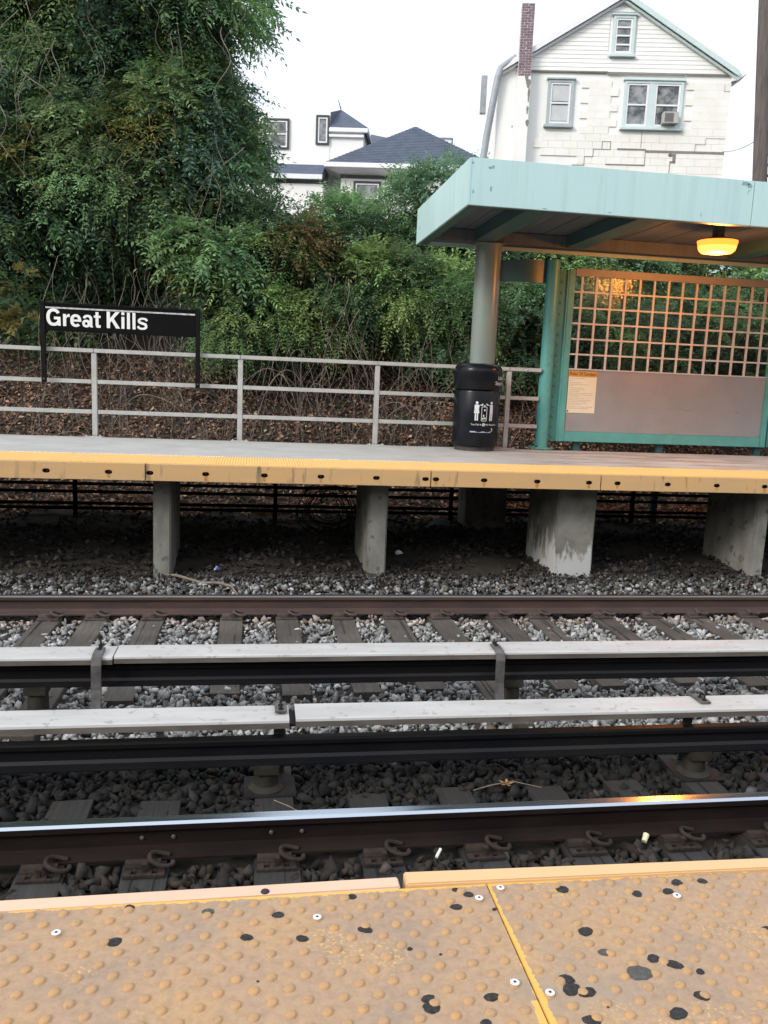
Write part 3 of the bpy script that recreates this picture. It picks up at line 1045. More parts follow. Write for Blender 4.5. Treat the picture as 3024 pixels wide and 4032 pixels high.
JX = [-9, -3.95, -1.129, 1.937, 3.927, 6.99, 14]
BOLTS = [-3.82, -3.3, -2.74, -2.122, -1.502, -1.083, -.507, .11, .718, 1.326, 1.877, 1.995, 2.547, 3.167, 3.784, 4.128, 4.746, 5.361, 5.974, 6.59]
recess_m = MB()
bolt_face = MB()
for i in range(len(JX) - 1):
    a, b = JX[i] + .007, JX[i + 1] - .007
    mb = MB()
    dy = (0, .004, -.002, .003, 0, 0)[i]
    hx = [q for q in BOLTS if a < q < b]
    yf, yb, z0, z1 = PY + dy, PY + .066, -.168, .006
    zc = -.086
    # front face with oval openings for the bolts: face is built as strips around each opening
    cur = a
    for q in hx:
        mb.box(cur, q - .037, yf, yb, z0, z1)
        mb.box(q - .037, q + .037, yf, yb, zc + .022, z1)
        mb.box(q - .037, q + .037, yf, yb, z0, zc - .022)
        cur = q + .037
    mb.box(cur, b, yf, yb, z0, z1)
    bo = P(mb, 'edge_board', ['edge_far'], plat)
    for q in hx:
        hole = MB()                                     # oval cup set into the opening
        n = 18
        ring = [(q + math.copysign(abs(math.cos(t)) ** .75, math.cos(t)) * .036, zc + math.copysign(abs(math.sin(t)) ** .9, math.sin(t)) * .0215) for t in (2 * math.pi * k / n for k in range(n))]
        back = [(x, PY + .05, z) for x, z in ring]
        frt = [(x, yf + .001, z) for x, z in ring]
        hole.add(back, [tuple(range(n))])
        hole.add(back + frt, [(k, (k + 1) % n, n + (k + 1) % n, n + k) for k in range(n)])
        # corners between oval and square opening
        sq = [(q + .0375 * cx, yf + .002, zc + .0225 * cz) for cx, cz in ((1, 1), (-1, 1), (-1, -1), (1, -1))]
        corner = MB()
        qn = [range(0, 5), range(4, 10), range(9, 14), range(13, 19)]
        for kk, rg in enumerate(qn):
            loop = [(ring[k % n][0], yf + .002, ring[k % n][1]) for k in rg]
            corner.add(loop + [sq[kk]], [tuple(range(len(loop) + 1))])
        P(corner, 'bolt_rim', ['edge_far'], bo)
        P(hole, 'bolt_cup', ['steel_dark'], bo)
        bt = MB().lathe((0, 0, 0), [(.014, 0), (.014, .008), (.009, .012)], 10)
        o = P(bt, 'bolt', ['steel_worn'], bo, local=(q + random.uniform(-.004, .004), PY + .046, zc))
        o.rotation_euler = (math.pi / 2, 0, 0)
        if random.random() < .62:                         # rust that has run below the bolt
            hw = random.uniform(.014, .024)
            st = MB()
            zz = z0 + random.choice([0.004, .012, .02])
            st.add([(q - hw, yf - .0012, zc - .021), (q + hw, yf - .0012, zc - .021), (q + hw * .8, yf - .0012, zz + .01), (q + hw * .2, yf - .0012, zz), (q - hw * .5, yf - .0012, zz + .006), (q - hw * .85, yf - .0012, zz + .02)], [(0, 1, 2, 3, 4, 5)])
            P(st, 'rust_stain', ['rust_stain'], bo)
# pieces of pale sealant along the back of the strip
sl = MB()
for a, b in ((-2.7, -2.05), (-2.0, -.35), (.7, 1.0), (1.1, 2.1)):
    sl.box(a, b, 9.83, 9.846, .0005, .014)
P(sl, 'sealant', ['white_paint'], plat)


def pier(x0, x1, y0, y1, m='concrete', z0=-1.55, z1=DECK_Z - .002):
    mb = MB().box(x0, x1, y0, y1, z0, z1)
    return P(mb, 'pier', [m], plat, bevel=.018)


pier(-1.10, -.905, 9.35, 10.5)
pier(1.315, 1.535, 9.35, 10.6)
pier(3.60, 4.085, 9.38, 10.45, 'concrete_lime')
pier(6.17, 6.345, 9.35, 10.5)
pier(-4.2, -4.0, 9.35, 10.5)
pier(8.75, 8.95, 9.35, 11.2)
P(MB().box(3.08, 3.70, 11.72, 12.2, -1.5, DECK_Z - .002), 'pier', ['concrete'], plat, bevel=.015)
P(MB().box(-9, 14, 9.36, 9.56, -.215, DECK_Z - .001), 'beam', ['concrete'], plat)
# steel rails strung behind the piers
bf = root('fence', (1, 12.32, -1.18), 'low black pipe fence running behind the piers below the opposite platform', 'fence')
for z in (-.680, -.794, -.962, -1.033):
    P(MB().box(-9, 14, 12.30, 12.335, z - .022, z + .022), 'fence_rail', ['black_paint'], bf)
for x in (-5.35, -2.522, .317, 2.99, 5.941, 8.8):
    P(MB().box(x - .03, x + .03, 12.262, 12.298, -1.25, -.3), 'fence_post', ['black_paint'], bf)

# ------------------------------------------------------------------ railing behind the platform
RY = 12.30
ra = root('railing', (.8, RY, 0), 'grey aluminium railing with three rails along the back of the opposite platform', 'railing')
rx = [-4.24, -2.236, -.217, 1.775, 3.784]
for i in range(len(rx) - 1):
    a, b = rx[i] + .003, rx[i + 1] - .003
    P(MB().box(a, b, RY - .045, RY + .045, 1.17, 1.226), 'top_rail', ['aluminium'], ra, bevel=.005)
P(MB().box(rx[-1] + .003, 4.28, RY - .045, RY + .045, 1.17, 1.226), 'top_rail', ['aluminium'], ra, bevel=.005)
for z in (.770, .349):
    xs = rx + [4.28]
    for i in range(len(xs) - 1):
        P(MB().box(xs[i] + .038, xs[i + 1] - (.038 if i < 4 else .005), RY - .02, RY + .02, z - .028, z + .028), 'mid_rail', ['aluminium'], ra, bevel=.003)
pm = MB().box(-.036, .036, -.03, .03, .008, 1.168).mesh('post', ['aluminium'], bevel=.005)
bm_ = MB().box(-.125, .125, -.06, .045, 0, .010)
for s in (-1, 1):
    bm_.lathe((s * .095, -.03, .01), [(.013, 0), (.013, .014), (.007, .02)], 8)
bm_ = bm_.mesh('foot_plate', ['aluminium'])
for x in rx:
    q = P(None, 'post', None, ra, local=(x, RY, 0), mesh=pm)
    P(None, 'foot_plate', None, q, local=(x, RY - .10, 0), mesh=bm_)
P(MB().box(3.70, 3.86, BACK - .0, BACK + .16, -.06, -.002), 'foot_ledge', ['concrete'], ra)
P(MB().box(4.02, 4.07, RY - .047, RY - .0455, 1.18, 1.216), 'tape', ['wrapper_blue'], ra)

# ------------------------------------------------------------------ station name sign
SY = 12.20
sg = root('station_sign', (-1.85, SY, .75), 'black station name sign reading Great Kills on two black posts fixed to the railing', 'sign')
for x, z1 in ((-2.886, 1.835), (-.812, 1.835)):
    q = P(MB().box(x - .031, x + .031, SY - .025, SY + .03, .738, z1), 'post', ['black_paint'], sg, bevel=.004)
    o = P(MB().lathe((0, 0, 0), [(.011, 0), (.011, .006), (.006, .009)], 8), 'bolt', ['steel_worn'], q, local=(x, SY - .025, .79))
    o.rotation_euler = (math.pi / 2, 0, 0)
pn = P(MB().box(-2.853, -.845, SY - .012, SY + .016, 1.442, 1.80), 'sign_panel', ['sign_black'], sg, bevel=.003)
P(MB().box(-2.853, -.845, SY - .022, SY + .02, 1.802, 1.822), 'top_frame', ['black_paint'], sg)
P(MB().box(-2.845, -.852, SY - .0150, SY - .0125, 1.742, 1.762), 'stripe', ['stripe_white'], sg)


def arc(cx, cy, rx_, ry_, a0, a1, n=28, p=2.25):
    out = []
    for i in range(n + 1):
        t = math.radians(a0 + (a1 - a0) * i / n)
        c, s = math.cos(t), math.sin(t)
        out.append((cx + math.copysign(abs(c) ** (2 / p), c) * rx_, cy + math.copysign(abs(s) ** (2 / p), s) * ry_))
    return out


def ringpoly(cx, cy, ro, ri, a0, a1, co=None, n=28):
    o = arc(cx, cy, ro[0], ro[1], a0, a1, n)
    i = arc((co or (cx, cy))[0], (co or (cx, cy))[1], ri[0], ri[1], a0, a1, n)
    return ('ring', o, i)


def R_(x0, y0, x1, y1):
    return ('poly', [(x0, y0), (x1, y0), (x1, y1), (x0, y1)])


GLYPH = {
    'G': (745, [ringpoly(372, 360, (335, 376), (180, 246), 32, 318), R_(388, 268, 690, 386), R_(575, 0, 690, 268),
                ('poly', [(372, -15), (470, 5), (575, 95), (575, 268), (545, 268), (520, 150), (372, 114)])]),
    'r': (372, [R_(62, 0, 205, 518), ('poly', [(205, 240), (212, 330), (250, 385), (300, 398), (372, 394), (372, 528), (320, 528), (255, 495), (205, 420)])]),
    'e': (555, [ringpoly(278, 258, (256, 274), (112, 160), -3, 317), R_(150, 212, 530, 304)]),
    'a': (560, [ringpoly(275, 352, (222, 180), (92, 80), 2, 172), R_(367, 78, 497, 362), ('poly', [(367, 78), (385, 0), (530, 0), (530, 18), (497, 50), (497, 78)]),
                ringpoly(212, 152, (190, 166), (62, 66), 0, 360), ('poly', [(215, 248), (367, 290), (367, 215), (240, 190)]), ('poly', [(330, 60), (367, 90), (367, 190), (330, 190)])]),
    't': (338, [R_(88, 130, 228, 672), R_(8, 420, 325, 518), ('poly', [(88, 130), (98, 45), (140, 2), (205, -8), (325, 0), (325, 108), (255, 108), (230, 125), (228, 150)])]),
    'K': (700, [('poly', [(70, 0), (222, 0), (222, 232), (300, 312), (222, 430), (222, 720), (70, 720)]), ('poly', [(222, 232), (490, 0), (222, 0)][:0] or [(300, 312), (505, 0), (695, 0), (400, 424), (685, 720), (490, 720), (222, 430)])]),
    'i': (262, [R_(62, 0, 203, 518), R_(62, 598, 203, 720)]),
    'l': (262, [R_(62, 0, 203, 720)]),
    's': (540, [('s', None)]),
    ' ': (205, []),
}


def s_stroke():
    c = [(492, 388), (452, 448), (370, 480), (275, 483), (188, 470), (118, 425), (104, 365), (140, 318), (222, 288), (330, 262), (415, 232), (446, 180), (440, 115), (385, 62), (290, 42), (190, 44), (100, 78), (52, 148)]
    wd = [104, 100, 88, 86, 92, 112, 122, 118, 112, 112, 118, 124, 122, 106, 90, 90, 102, 112]
    pts = []
    for i in range(len(c) - 1):
        for t in (0, .34, .67):
            pts.append((c[i][0] * (1 - t) + c[i + 1][0] * t, c[i][1] * (1 - t) + c[i + 1][1] * t, wd[i] * (1 - t) + wd[i + 1] * t))
    pts.append((*c[-1], wd[-1]))
    L, Rr = [], []
    for i, (x, y, ww) in enumerate(pts):
        a, b = pts[max(i - 2, 0)], pts[min(i + 2, len(pts) - 1)]
        d = Vector((b[0] - a[0], b[1] - a[1])).normalized()
        L.append((x - d.y * ww / 2, y + d.x * ww / 2))
        Rr.append((x + d.y * ww / 2, y - d.x * ww / 2))
    return ('ring', L, Rr)


def lettering(text, x0, zb, sx_, sz_, yf, th):
    mb = MB()
    x = x0
    lay = 0
    for ch in text:
        adv, parts = GLYPH[ch]
        for kind, *d in parts:
            y = yf - th - .00025 * (lay % 6)
            lay += 1
            if kind == 's':
                kind, *d = s_stroke()
            if kind == 'poly':
                mb.prism_y([(x + px * sx_, zb + py * sz_) for px, py in d[0]], y, yf)
            else:
                o, i = d
                n = len(o)
                v = [(x + p[0] * sx_, y, zb + p[1] * sz_) for p in o] + [(x + p[0] * sx_, y, zb + p[1] * sz_) for p in i]
                v += [(p[0], yf, p[2]) for p in v]
                fs = [(k, k + 1, n + k + 1, n + k) for k in range(n - 1)]
                fs += [(k + 2 * n, k + 3 * n, k + 3 * n + 1, k + 1 + 2 * n) for k in range(0)]
                fs += [(k, 2 * n + k, 2 * n + k + 1, k + 1) for k in range(n - 1)]
                fs += [(n + k, n + k + 1, 3 * n + k + 1, 3 * n + k) for k in range(n - 1)]
                fs += [(0, n, 3 * n, 2 * n), (n - 1, 3 * n - 1, 4 * n - 1, 2 * n - 1)]
                mb.add(v, fs)
        x += adv * sx_
    return mb, x


CAP = .224
lb, xe = lettering('Great Kills', 0, 0, .001, .001, 0, .001)
SXL = (2.833 - 1.477) / (xe * 1000)
lb, xe = lettering('Great Kills', -2.845, 1.512, SXL * 1.0, CAP / 720, SY - .0125, .004)
P(lb, 'lettering', ['white_paint'], sg)

# ------------------------------------------------------------------ litter bin with decals
CX, CY = 3.20, 11.90
bn = root('litter_bin', (CX, CY, 0), 'black domed litter bin with white pictograms standing in front of the column', 'litter bin')
P(MB().lathe((CX, CY, 0), [(.29, 0), (.29, .075)], 40), 'bin_base', ['can_base'], bn, smooth=True)
RB, RL = .335, .352
P(MB().lathe((CX, CY, 0), [(.30, .07), (RB - .004, .076), (RB, .09), (RB, .845), (RB - .006, .86), (.30, .862)], 56), 'bin_body', ['can_black'], bn, smooth=True)
lid = [(.30, .862), (.30, .885), (RL - .004, .885), (RL, .892), (RL, 1.135)] + [(RL - .11 + .11 * math.cos(t), 1.135 + .115 * math.sin(t)) for t in np.linspace(.15, math.pi / 2, 8)] + [(.12, 1.256), (.02, 1.258)]
P(MB().lathe((CX, CY, 0), lid, 56), 'bin_lid', ['can_black'], bn, smooth=True)


def bend(verts, r, a0, z0):
    """flat (x, z) points in metres on the cylinder; x = 0 at angle a0 (0 faces -Y, positive towards +X)"""
    out = []
    for x, z in verts:
        a = a0 + x / r
        out.append((CX + r * math.sin(a), CY - r * math.cos(a), z0 + z))
    return out


def decal(polys, r, a0, z0, name, m):
    mb = MB()
    for i, pl in enumerate(polys):
        # dense enough to follow the curve
        pts = []
        for k in range(len(pl)):
            a, b = pl[k], pl[(k + 1) % len(pl)]
            n = max(1, int(math.hypot(b[0] - a[0], b[1] - a[1]) / .03))
            for t in range(n):
                pts.append((a[0] + (b[0] - a[0]) * t / n, a[1] + (b[1] - a[1]) * t / n))
        mb.add(bend(pts, r + .0015 + .0006 * (i % 4), a0, z0), [tuple(range(len(pts)))])
    return P(mb, name, [m], bn)


def circ(cx, cy, r, n=16):
    return [(cx + r * math.cos(2 * math.pi * k / n), cy + r * math.sin(2 * math.pi * k / n)) for k in range(n)]


def rotrect(cx, cy, w_, h_, a):
    c, s = math.cos(a), math.sin(a)
    return [(cx + x * c - y * s, cy + x * s + y * c) for x, y in ((-w_ / 2, -h_ / 2), (w_ / 2, -h_ / 2), (w_ / 2, h_ / 2), (-w_ / 2, h_ / 2))]


A0, ZD = .09, .40
woman = [circ(-.112, .298, .020), [(-.135, .272), (-.09, .272), (-.076, .252), (-.082, .21), (-.072, .150), (-.15, .150), (-.142, .215), (-.148, .25)],
         [(-.136, .150), (-.116, .150), (-.116, .044), (-.136, .044)], [(-.108, .150), (-.088, .150), (-.088, .044), (-.108, .044)],
         [(-.09, .262), (-.03, .256), (-.022, .268), (-.028, .274), (-.05, .272), (-.09, .250)], [(-.05, .258), (-.018, .28), (-.026, .288), (-.06, .27)]]
man = [circ(.112, .298, .020), [(.088, .272), (.137, .272), (.140, .15), (.088, .15)], [(.088, .15), (.110, .15), (.106, .044), (.086, .044)], [(.116, .15), (.140, .15), (.134, .044), (.114, .044)],
       [(.09, .262), (.04, .262), (.03, .274), (.04, .28), (.09, .252)], [(.05, .26), (.02, .284), (.03, .291), (.06, .272)]]
decal(woman + man, RB, A0, ZD, 'pictogram', 'decal_white')
binp = [[(-.042, .045), (-.034, .045), (-.034, .24), (-.042, .24)], [(.034, .045), (.042, .045), (.042, .24), (.034, .24)], [(-.034, .038), (.034, .038), (.034, .046), (-.034, .046)], [(-.034, .238), (.034, .238), (.034, .245), (-.034, .245)],
        rotrect(.002, .252, .022, .028, .3), rotrect(.006, .195, .022, .026, -.4), rotrect(-.008, .115, .02, .026, .2), rotrect(-.016, .075, .026, .022, .5), rotrect(.014, .08, .026, .022, -.3)]
decal(binp, RB, A0, ZD, 'pictogram', 'decal_white')


def text_mesh(body, size, bold=0.0, align='LEFT', shear=0.0):
    c = bpy.data.curves.new('text', 'FONT')
    c.body = body
    c.size = size
    c.offset = bold
    c.align_x = align
    c.resolution_u = 3
    o = bpy.data.objects.new('text', c)
    COL.objects.link(o)
    dg = bpy.context.evaluated_depsgraph_get()
    me = bpy.data.meshes.new_from_object(o.evaluated_get(dg))
    bpy.data.objects.remove(o)
    vs = [tuple(v.co) for v in me.vertices]
    fs = [tuple(p.vertices) for p in me.polygons]
    bpy.data.meshes.remove(me)
    return vs, fs


def text_on_bin(body, size, r, x, z, a0, align='LEFT', bold=.0, mi='decal_white'):
    vs, fs = text_mesh(body, size, bold, align)
    mb = MB().add(bend([(v[0] + x, v[1] + z) for v in vs], r + .0016, a0, 0), fs)
    return P(mb, 'lettering', [mi], bn)


text_on_bin('You Can It.', .034, RB, -.028, ZD - .022, A0, 'RIGHT', .0004)
text_on_bin('We Recycle It', .034, RB, .026, ZD - .022, A0, 'LEFT', .0004)
decal([circ(-.001, -.012, .022, 20)], RB, A0, ZD, 'recycle_disc', 'decal_white')
tri = []
for k in range(3):
    a = math.pi / 2 + k * 2 * math.pi / 3
    tri.append(rotrect(-.001 + .008 * math.cos(a + math.pi / 3), -.012 + .008 * math.sin(a + math.pi / 3), .015, .006, a + math.pi / 3 + math.pi / 2))
decal(tri, RB + .0028, A0, ZD, 'recycle_arrows', 'decal_green')
text_on_bin('3', .06, RB, .125, ZD - .105, A0, 'LEFT', .002)
decal([[(-.195, -.125), (.125, -.125), (.125, -.108), (-.195, -.108)]], RB, A0, ZD, 'decal_line', 'decal_lilac')
text_on_bin('Litter', .075, RL, .245, 1.03, 0, 'LEFT', .001)
text_on_bin('Stops Here', .075, RL, .185, .955, 0, 'LEFT', .001)

# ------------------------------------------------------------------ platform shelter
sh = root('platform_shelter', (6, 12.4, 0), 'teal platform shelter with flat canopy, round column and framed windscreen', 'shelter')
CZ = 3.0
X0, X1 = 2.372, 13.0
Y0, Y1 = 9.74, 12.88
FT = 3.52
for a, b in ((X0 + .03, 5.905), (5.913, 9.6), (9.608, X1)):
    P(MB().box(a, b, Y0, Y0 + .03, CZ, FT), 'fascia', ['fascia_teal_lit'], sh, bevel=.004)
P(MB().box(X0, X0 + .029, Y0, Y1, CZ, FT - .004), 'fascia', ['fascia_teal_lit'], sh, bevel=.004)
for cx_, cz_, cw, chh in ((2.62, 3.42, .022, .02), (2.655, 3.43, .014, .026), (2.64, 3.19, .012, .04), (2.43, 3.15, .01, .03), (2.41, 3.46, .012, .02), (5.78, 3.48, .05, .03), (5.84, 3.46, .03, .035), (4.1, 3.03, .02, .008), (3.3, 3.02, .03, .007)):
    ang = np.linspace(0, 5.7, 9)
    P(MB().add([(cx_ + cw * math.cos(t) * (1 + .35 * math.sin(3 * t + cx_ * 9)), Y0 - .0012, cz_ + chh * math.sin(t) * (1 + .3 * math.cos(2 * t))) for t in ang], [tuple(range(9))]), 'paint_chip', ['paint_loss'], sh)
P(MB().box(X0 + .03, X1, Y1 - .03, Y1, CZ, FT), 'fascia', ['fascia_teal_lit'], sh)
P(MB().box(X0 + .03, X1, Y0 + .031, Y0 + .10, CZ + .001, CZ + .012), 'fascia_return', ['teal_dark'], sh)
P(MB().box(X0 + .03, X0 + .16, Y0 + .101, Y1 - .031, CZ + .001, CZ + .012), 'fascia_return', ['teal_dark'], sh)
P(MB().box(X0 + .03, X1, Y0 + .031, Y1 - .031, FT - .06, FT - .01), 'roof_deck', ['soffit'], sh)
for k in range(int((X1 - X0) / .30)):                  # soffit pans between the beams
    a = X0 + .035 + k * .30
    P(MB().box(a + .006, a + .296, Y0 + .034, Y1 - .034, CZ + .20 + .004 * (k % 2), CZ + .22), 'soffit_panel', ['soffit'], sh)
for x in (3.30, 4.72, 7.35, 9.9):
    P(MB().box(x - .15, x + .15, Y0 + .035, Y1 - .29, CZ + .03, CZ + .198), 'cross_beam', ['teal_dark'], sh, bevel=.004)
P(MB().box(X0 + .17, X1 - .05, 12.40, 12.62, CZ + .02, CZ + .196), 'back_beam', ['soffit'], sh, bevel=.004)
P(MB().lathe((3.41, 12.5, -1.5), [(.192, 0), (.192, 4.515)], 40), 'column', ['column_paint'], sh, smooth=True)
P(MB().box(3.20, 3.62, 12.33, 12.67, CZ + .012, CZ + .018), 'column_cap', ['column_paint'], sh)
PYS = 12.36


def shelter_post(x):
    q = P(MB().lathe((x, PYS, .03), [(.098, 0), (.098, 2.80)], 28), 'post', ['teal_paint'], sh, smooth=True)
    P(MB().lathe((x, PYS, .012), [(.20, 0), (.20, .022), (.115, .028)], 28), 'base_ring', ['teal_paint'], q, smooth=True)
    b = MB()
    for a in (.6, 2.2, 3.9, 5.3):
        b.lathe((x + .15 * math.cos(a), PYS + .15 * math.sin(a), .03), [(.018, -.03), (.018, .018), (.010, .03)], 8)
    P(b, 'anchor_bolts', ['steel_dark'], q)


shelter_post(4.385)
shelter_post(8.47)
# curved plate tying the post to the column
n = 14
vs = []
for i in range(n + 1):
    t = i / n
    x = 3.585 + (4.30 - 3.585) * t
    y = 12.44 - .10 * math.sin(math.pi * t) - .06 * t
    for dy in (0, .025):
        for z in (2.49, 2.795 + .03 * t):
            vs.append((x, y + dy, z))
fs = []
for i in range(n):
    a, b = i * 4, i * 4 + 4
    fs += [(a, b, b + 1, a + 1), (a + 2, a + 3, b + 3, b + 2), (a + 1, b + 1, b + 3, a + 3), (a, a + 2, b + 2, b)]
P(MB().add(vs, fs), 'tie_bracket', ['teal_dark'], sh, smooth=True)
# riveted side channels and frame
YP = 12.38


def rivet_strip(x0, x1, z0, z1):
    q = P(MB().box(x0, x1, YP + .01, YP + .05, z0, z1), 'side_channel', ['channel_teal'], sh, bevel=.003)
    rm = MB()
    z = z0 + .07
    while z < z1 - .03:
        rm.lathe((0, 0, 0), [(.022, 0), (.018, .010), (.009, .015)], 10)
        break
    rmesh = rm.mesh('rivet', ['channel_teal'], smooth=True)
    while z < z1 - .03:
        o = P(None, 'rivet', None, q, local=((x0 + x1) / 2 - .02, YP + .01, z), mesh=rmesh)
        o.rotation_euler = (math.pi / 2, 0, 0)
        z += .155
    P(MB().box(x1 - .022, x1 + .002, YP - .012, YP + .01, z0, z1), 'channel_lip', ['teal_paint'], q)


rivet_strip(4.49, 4.648, .13, 2.70)
rivet_strip(8.20, 8.36, .13, 2.70)
P(MB().box(4.652, 4.745, YP - .02, YP + .045, .128, 2.72), 'frame_side', ['teal_paint'], sh, bevel=.004)
P(MB().box(8.065, 8.165, YP - .02, YP + .045, .128, 2.72), 'frame_side', ['teal_paint'], sh, bevel=.004)
P(MB().box(4.747, 8.063, YP - .024, YP + .045, .128, .285), 'frame_bottom', ['teal_paint'], sh, bevel=.006)
P(MB().box(4.747, 8.063, YP - .024, YP + .045, 2.625, 2.735), 'frame_top', ['panel_grey'], sh, bevel=.004)
P(MB().box(4.747, 8.063, YP, YP + .03, .287, 1.232), 'lower_panel', ['panel_grey'], sh)
P(MB().box(4.747, 8.063, YP + .016, YP + .022, 1.236, 2.623), 'glass_pane', ['wired_glass'], sh)
P(MB().box(4.747, 8.063, YP - .014, YP + .014, 1.233, 1.252), 'grid_bar', ['grid_metal'], sh)
for k in range(14):
    x = 4.864 + k * .2337
    P(MB().box(x - .016, x + .016, YP - .008, YP + .0145, 1.253, 2.623), 'grid_bar', ['grid_metal'], sh)
for z in (2.395, 2.160, 1.928, 1.696, 1.466):
    P(MB().box(4.747, 8.063, YP - .011, YP + .0135, z - .0125, z + .0125), 'grid_bar', ['grid_metal'], sh)
scr = MB()
for a, b, z in ((5.36, 6.35, .705), (7.45, 7.62, .68), (6.4, 6.9, .69)):
    scr.add([(a, YP - .0012, z), (b, YP - .0012, z - .025), (b, YP - .0012, z - .021), (a + .3, YP - .0012, z - .001), (a, YP - .0012, z + .005)], [(0, 1, 2, 3, 4)])
P(scr, 'scratch', ['scratch_grey'], sh)
for x in (5.0, 6.4, 8.1):                              # stub posts holding the screen on the embankment edge
    P(MB().box(x - .05, x + .05, YP + .06, YP + .14, -1.2, .3), 'screen_support', ['teal_dark'], sh)

# rules poster
po = root('poster', (4.99, YP - .003, .9), 'cream rules of conduct poster with orange heading on the grey windscreen panel', 'poster')
px0, px1, pz0, pz1 = 4.762, 5.219, .575, 1.214
P(MB().box(px0, px1, YP - .006, YP - .003, pz0, pz1), 'sheet', ['paper'], po)
P(MB().box(px0, px1, YP - .0075, YP - .0062, pz1 - .082, pz1), 'heading_band', ['poster_head'], po)
vs, fs = text_mesh('Rules Of Conduct', .071, .0012)
mxx = max(v[0] for v in vs)
P(MB().add([(px0 + .014 + v[0] * .43 / mxx, YP - .0085, pz1 - .063 + v[1]) for v in vs], fs), 'lettering', ['ink'], po)
pr = MB()
rp = random.Random(3)
for zz, wd in ((.52, .40), (.495, .24), (.462, .05), (.425, .20), (.40, .30), (.378, .07), (.348, .22), (.322, .25), (.295, .17), (.268, .38), (.243, .38), (.22, .17), (.19, .25), (.163, .36), (.14, .30), (.115, .29), (.09, .21), (.058, .40), (.035, .33)):
    x = px0 + .022
    e = x + wd
    while x < e:                                         # broken strokes: too fine to read
        ww = min(rp.uniform(.012, .04), e - x)
        pr.box(x, x + ww, YP - .0068, YP - .0061, pz0 + .03 + zz, pz0 + .03 + zz + .009)
        x += ww + .007
P(pr, 'fine_print', ['print_grey'], po)
P(MB().prism_y([(px0 + .02 + .012 * math.cos(a), pz0 + .026 + .016 * math.sin(a)) for a in np.linspace(0, 5.6, 9)], YP - .0072, YP - .0061), 'emblem', ['ink'], po)

# sodium lamp under the canopy
LX, LY, LZ = 6.10, 10.80, 2.90
lm = root('canopy_lamp', (LX, LY, 3.2), 'lit orange sodium lamp hanging under the shelter canopy', 'lamp')
P(MB().box(LX - .06, LX + .06, LY - .06, LY + .06, 3.02, 3.205), 'housing', ['steel_worn'], lm, bevel=.01)
P(MB().lathe((LX, LY, 2.988), [(.262, 0), (.25, .012), (.15, .03), (.09, .05)], 32), 'reflector', ['steel_worn'], lm, smooth=True)
P(MB().lathe((LX, LY, 2.825), [(.09, 0), (.20, .012), (.232, .04), (.246, .085), (.256, .125), (.262, .160)], 32, [0, 0, 0, 1, 1]), 'lens', ['sodium_lens', 'sodium_rim'], lm, smooth=True)
pl_ = bpy.data.lights.new('sodium_arc', 'POINT')          # the arc tube: light of the lit lamp
pl_.energy = 115
pl_.color = (1.0, 0.31, 0.045)
pl_.shadow_soft_size = 0.12
plo = bpy.data.objects.new('sodium_arc', pl_)
COL.objects.link(plo)
plo.parent = lm
plo.location = (0, 0, 2.76 - 3.2)

# ------------------------------------------------------------------ near platform
npf = root('platform', (.4, 0, -.1), 'close platform edge with worn yellow tactile panels in the foreground', 'platform')
P(MB().box(-9, 11, -3.2, .94, -.22, -.004), 'deck', ['deck'], npf)
P(MB().box(-9, 11, .0, 1.50, -.42, -.222), 'deck_edge', ['concrete'], npf)
screws = [(-.336, 1.43), (.134, 1.438), (.456, 1.466), (.511, 1.494), (.461, 1.239), (.517, 1.211), (.865, 1.437)]


def tactile_panel(x0, x1, ox):
    q = P(MB().box(x0, x1, .944, 1.5165, -.030, 0), 'tactile_panel', ['tactile_worn'], npf, bevel=.0015)

    def near_screw(x, y):
        return False
    v, f, c = dome_grid(x0, x1, .96, 1.494,   .0594, .02945, .0104, .0046, -.0004, 12, ox)
    me = np_mesh('domes', v, f, None, 'dome_paint')
    me.polygons.foreach_set('use_smooth', [True] * len(me.polygons))
    o = np_obj('domes', me, q, kind='stuff')
    return q, c


lp, c1 = tactile_panel(-.72, JOINT_X - .0012, .281 - .0594 * 17 + .72 + .0297)
rp_, c2 = tactile_panel(JOINT_X + .0012, 1.70, .0220)
tactile_panel(-1.932, -.7224, .02)
tactile_panel(1.7024, 2.91, .02)
allc = np.concatenate([c1, c2])
scr_m = MB().lathe((0, 0, 0), [(.0082, 0), (.0082, .0012), (.0058, .0016)], 18, 0).lathe((0, 0, .0017), [(.0028, 0), (.0028, .0002)], 6, 1).mesh('screw', ['screw_metal', 'steel_dark'], smooth=True)
for x, y in screws:
    k = np.argmin(np.hypot(allc[:, 0] - x, allc[:, 1] - y))
    P(None, 'screw', None, lp if x < JOINT_X else rp_, local=(allc[k, 0], allc[k, 1], .0043), mesh=scr_m)
GUM = [(-.236, 1.405, 11), (-.0, 1.395, 9), (.101, 1.382, 9), (.22, 1.396, 10), (.059, 1.454, 9), (-.074, 1.475, -10), (.207, 1.497, 8), (-.223, 1.503, 8),
       (.442, 1.483, 9), (.408, 1.446, 9), (.641, 1.482, 12), (.791, 1.454, 10), (.894, 1.483, 10), (.952, 1.483, 9), (.86, 1.456, 10), (.638, 1.351, 13), (.652, 1.291, -10),
       (.734, 1.267, 11), (.765, 1.248, 11), (.691, 1.234, -19), (.554, 1.232, 12), (.554, 1.208, 14), (.579, 1.198, 11), (.803, 1.226, 7), (.774, 1.17, 11),
       (.713, 1.136, 13), (.562, 1.137, 12), (.304, 1.191, 12), (.302, 1.212, 8), (.411, 1.204, 10), (.294, 1.335, 4), (.482, 1.432, 4), (.995, 1.322, 9), (.386, 1.15, 7), (.42, 1.5, 6),
       (.347, 1.315, 2), (.60, 1.163, 3), (-.33, 1.16, 3), (.02, 1.28, 2)]
rg = random.Random(5)
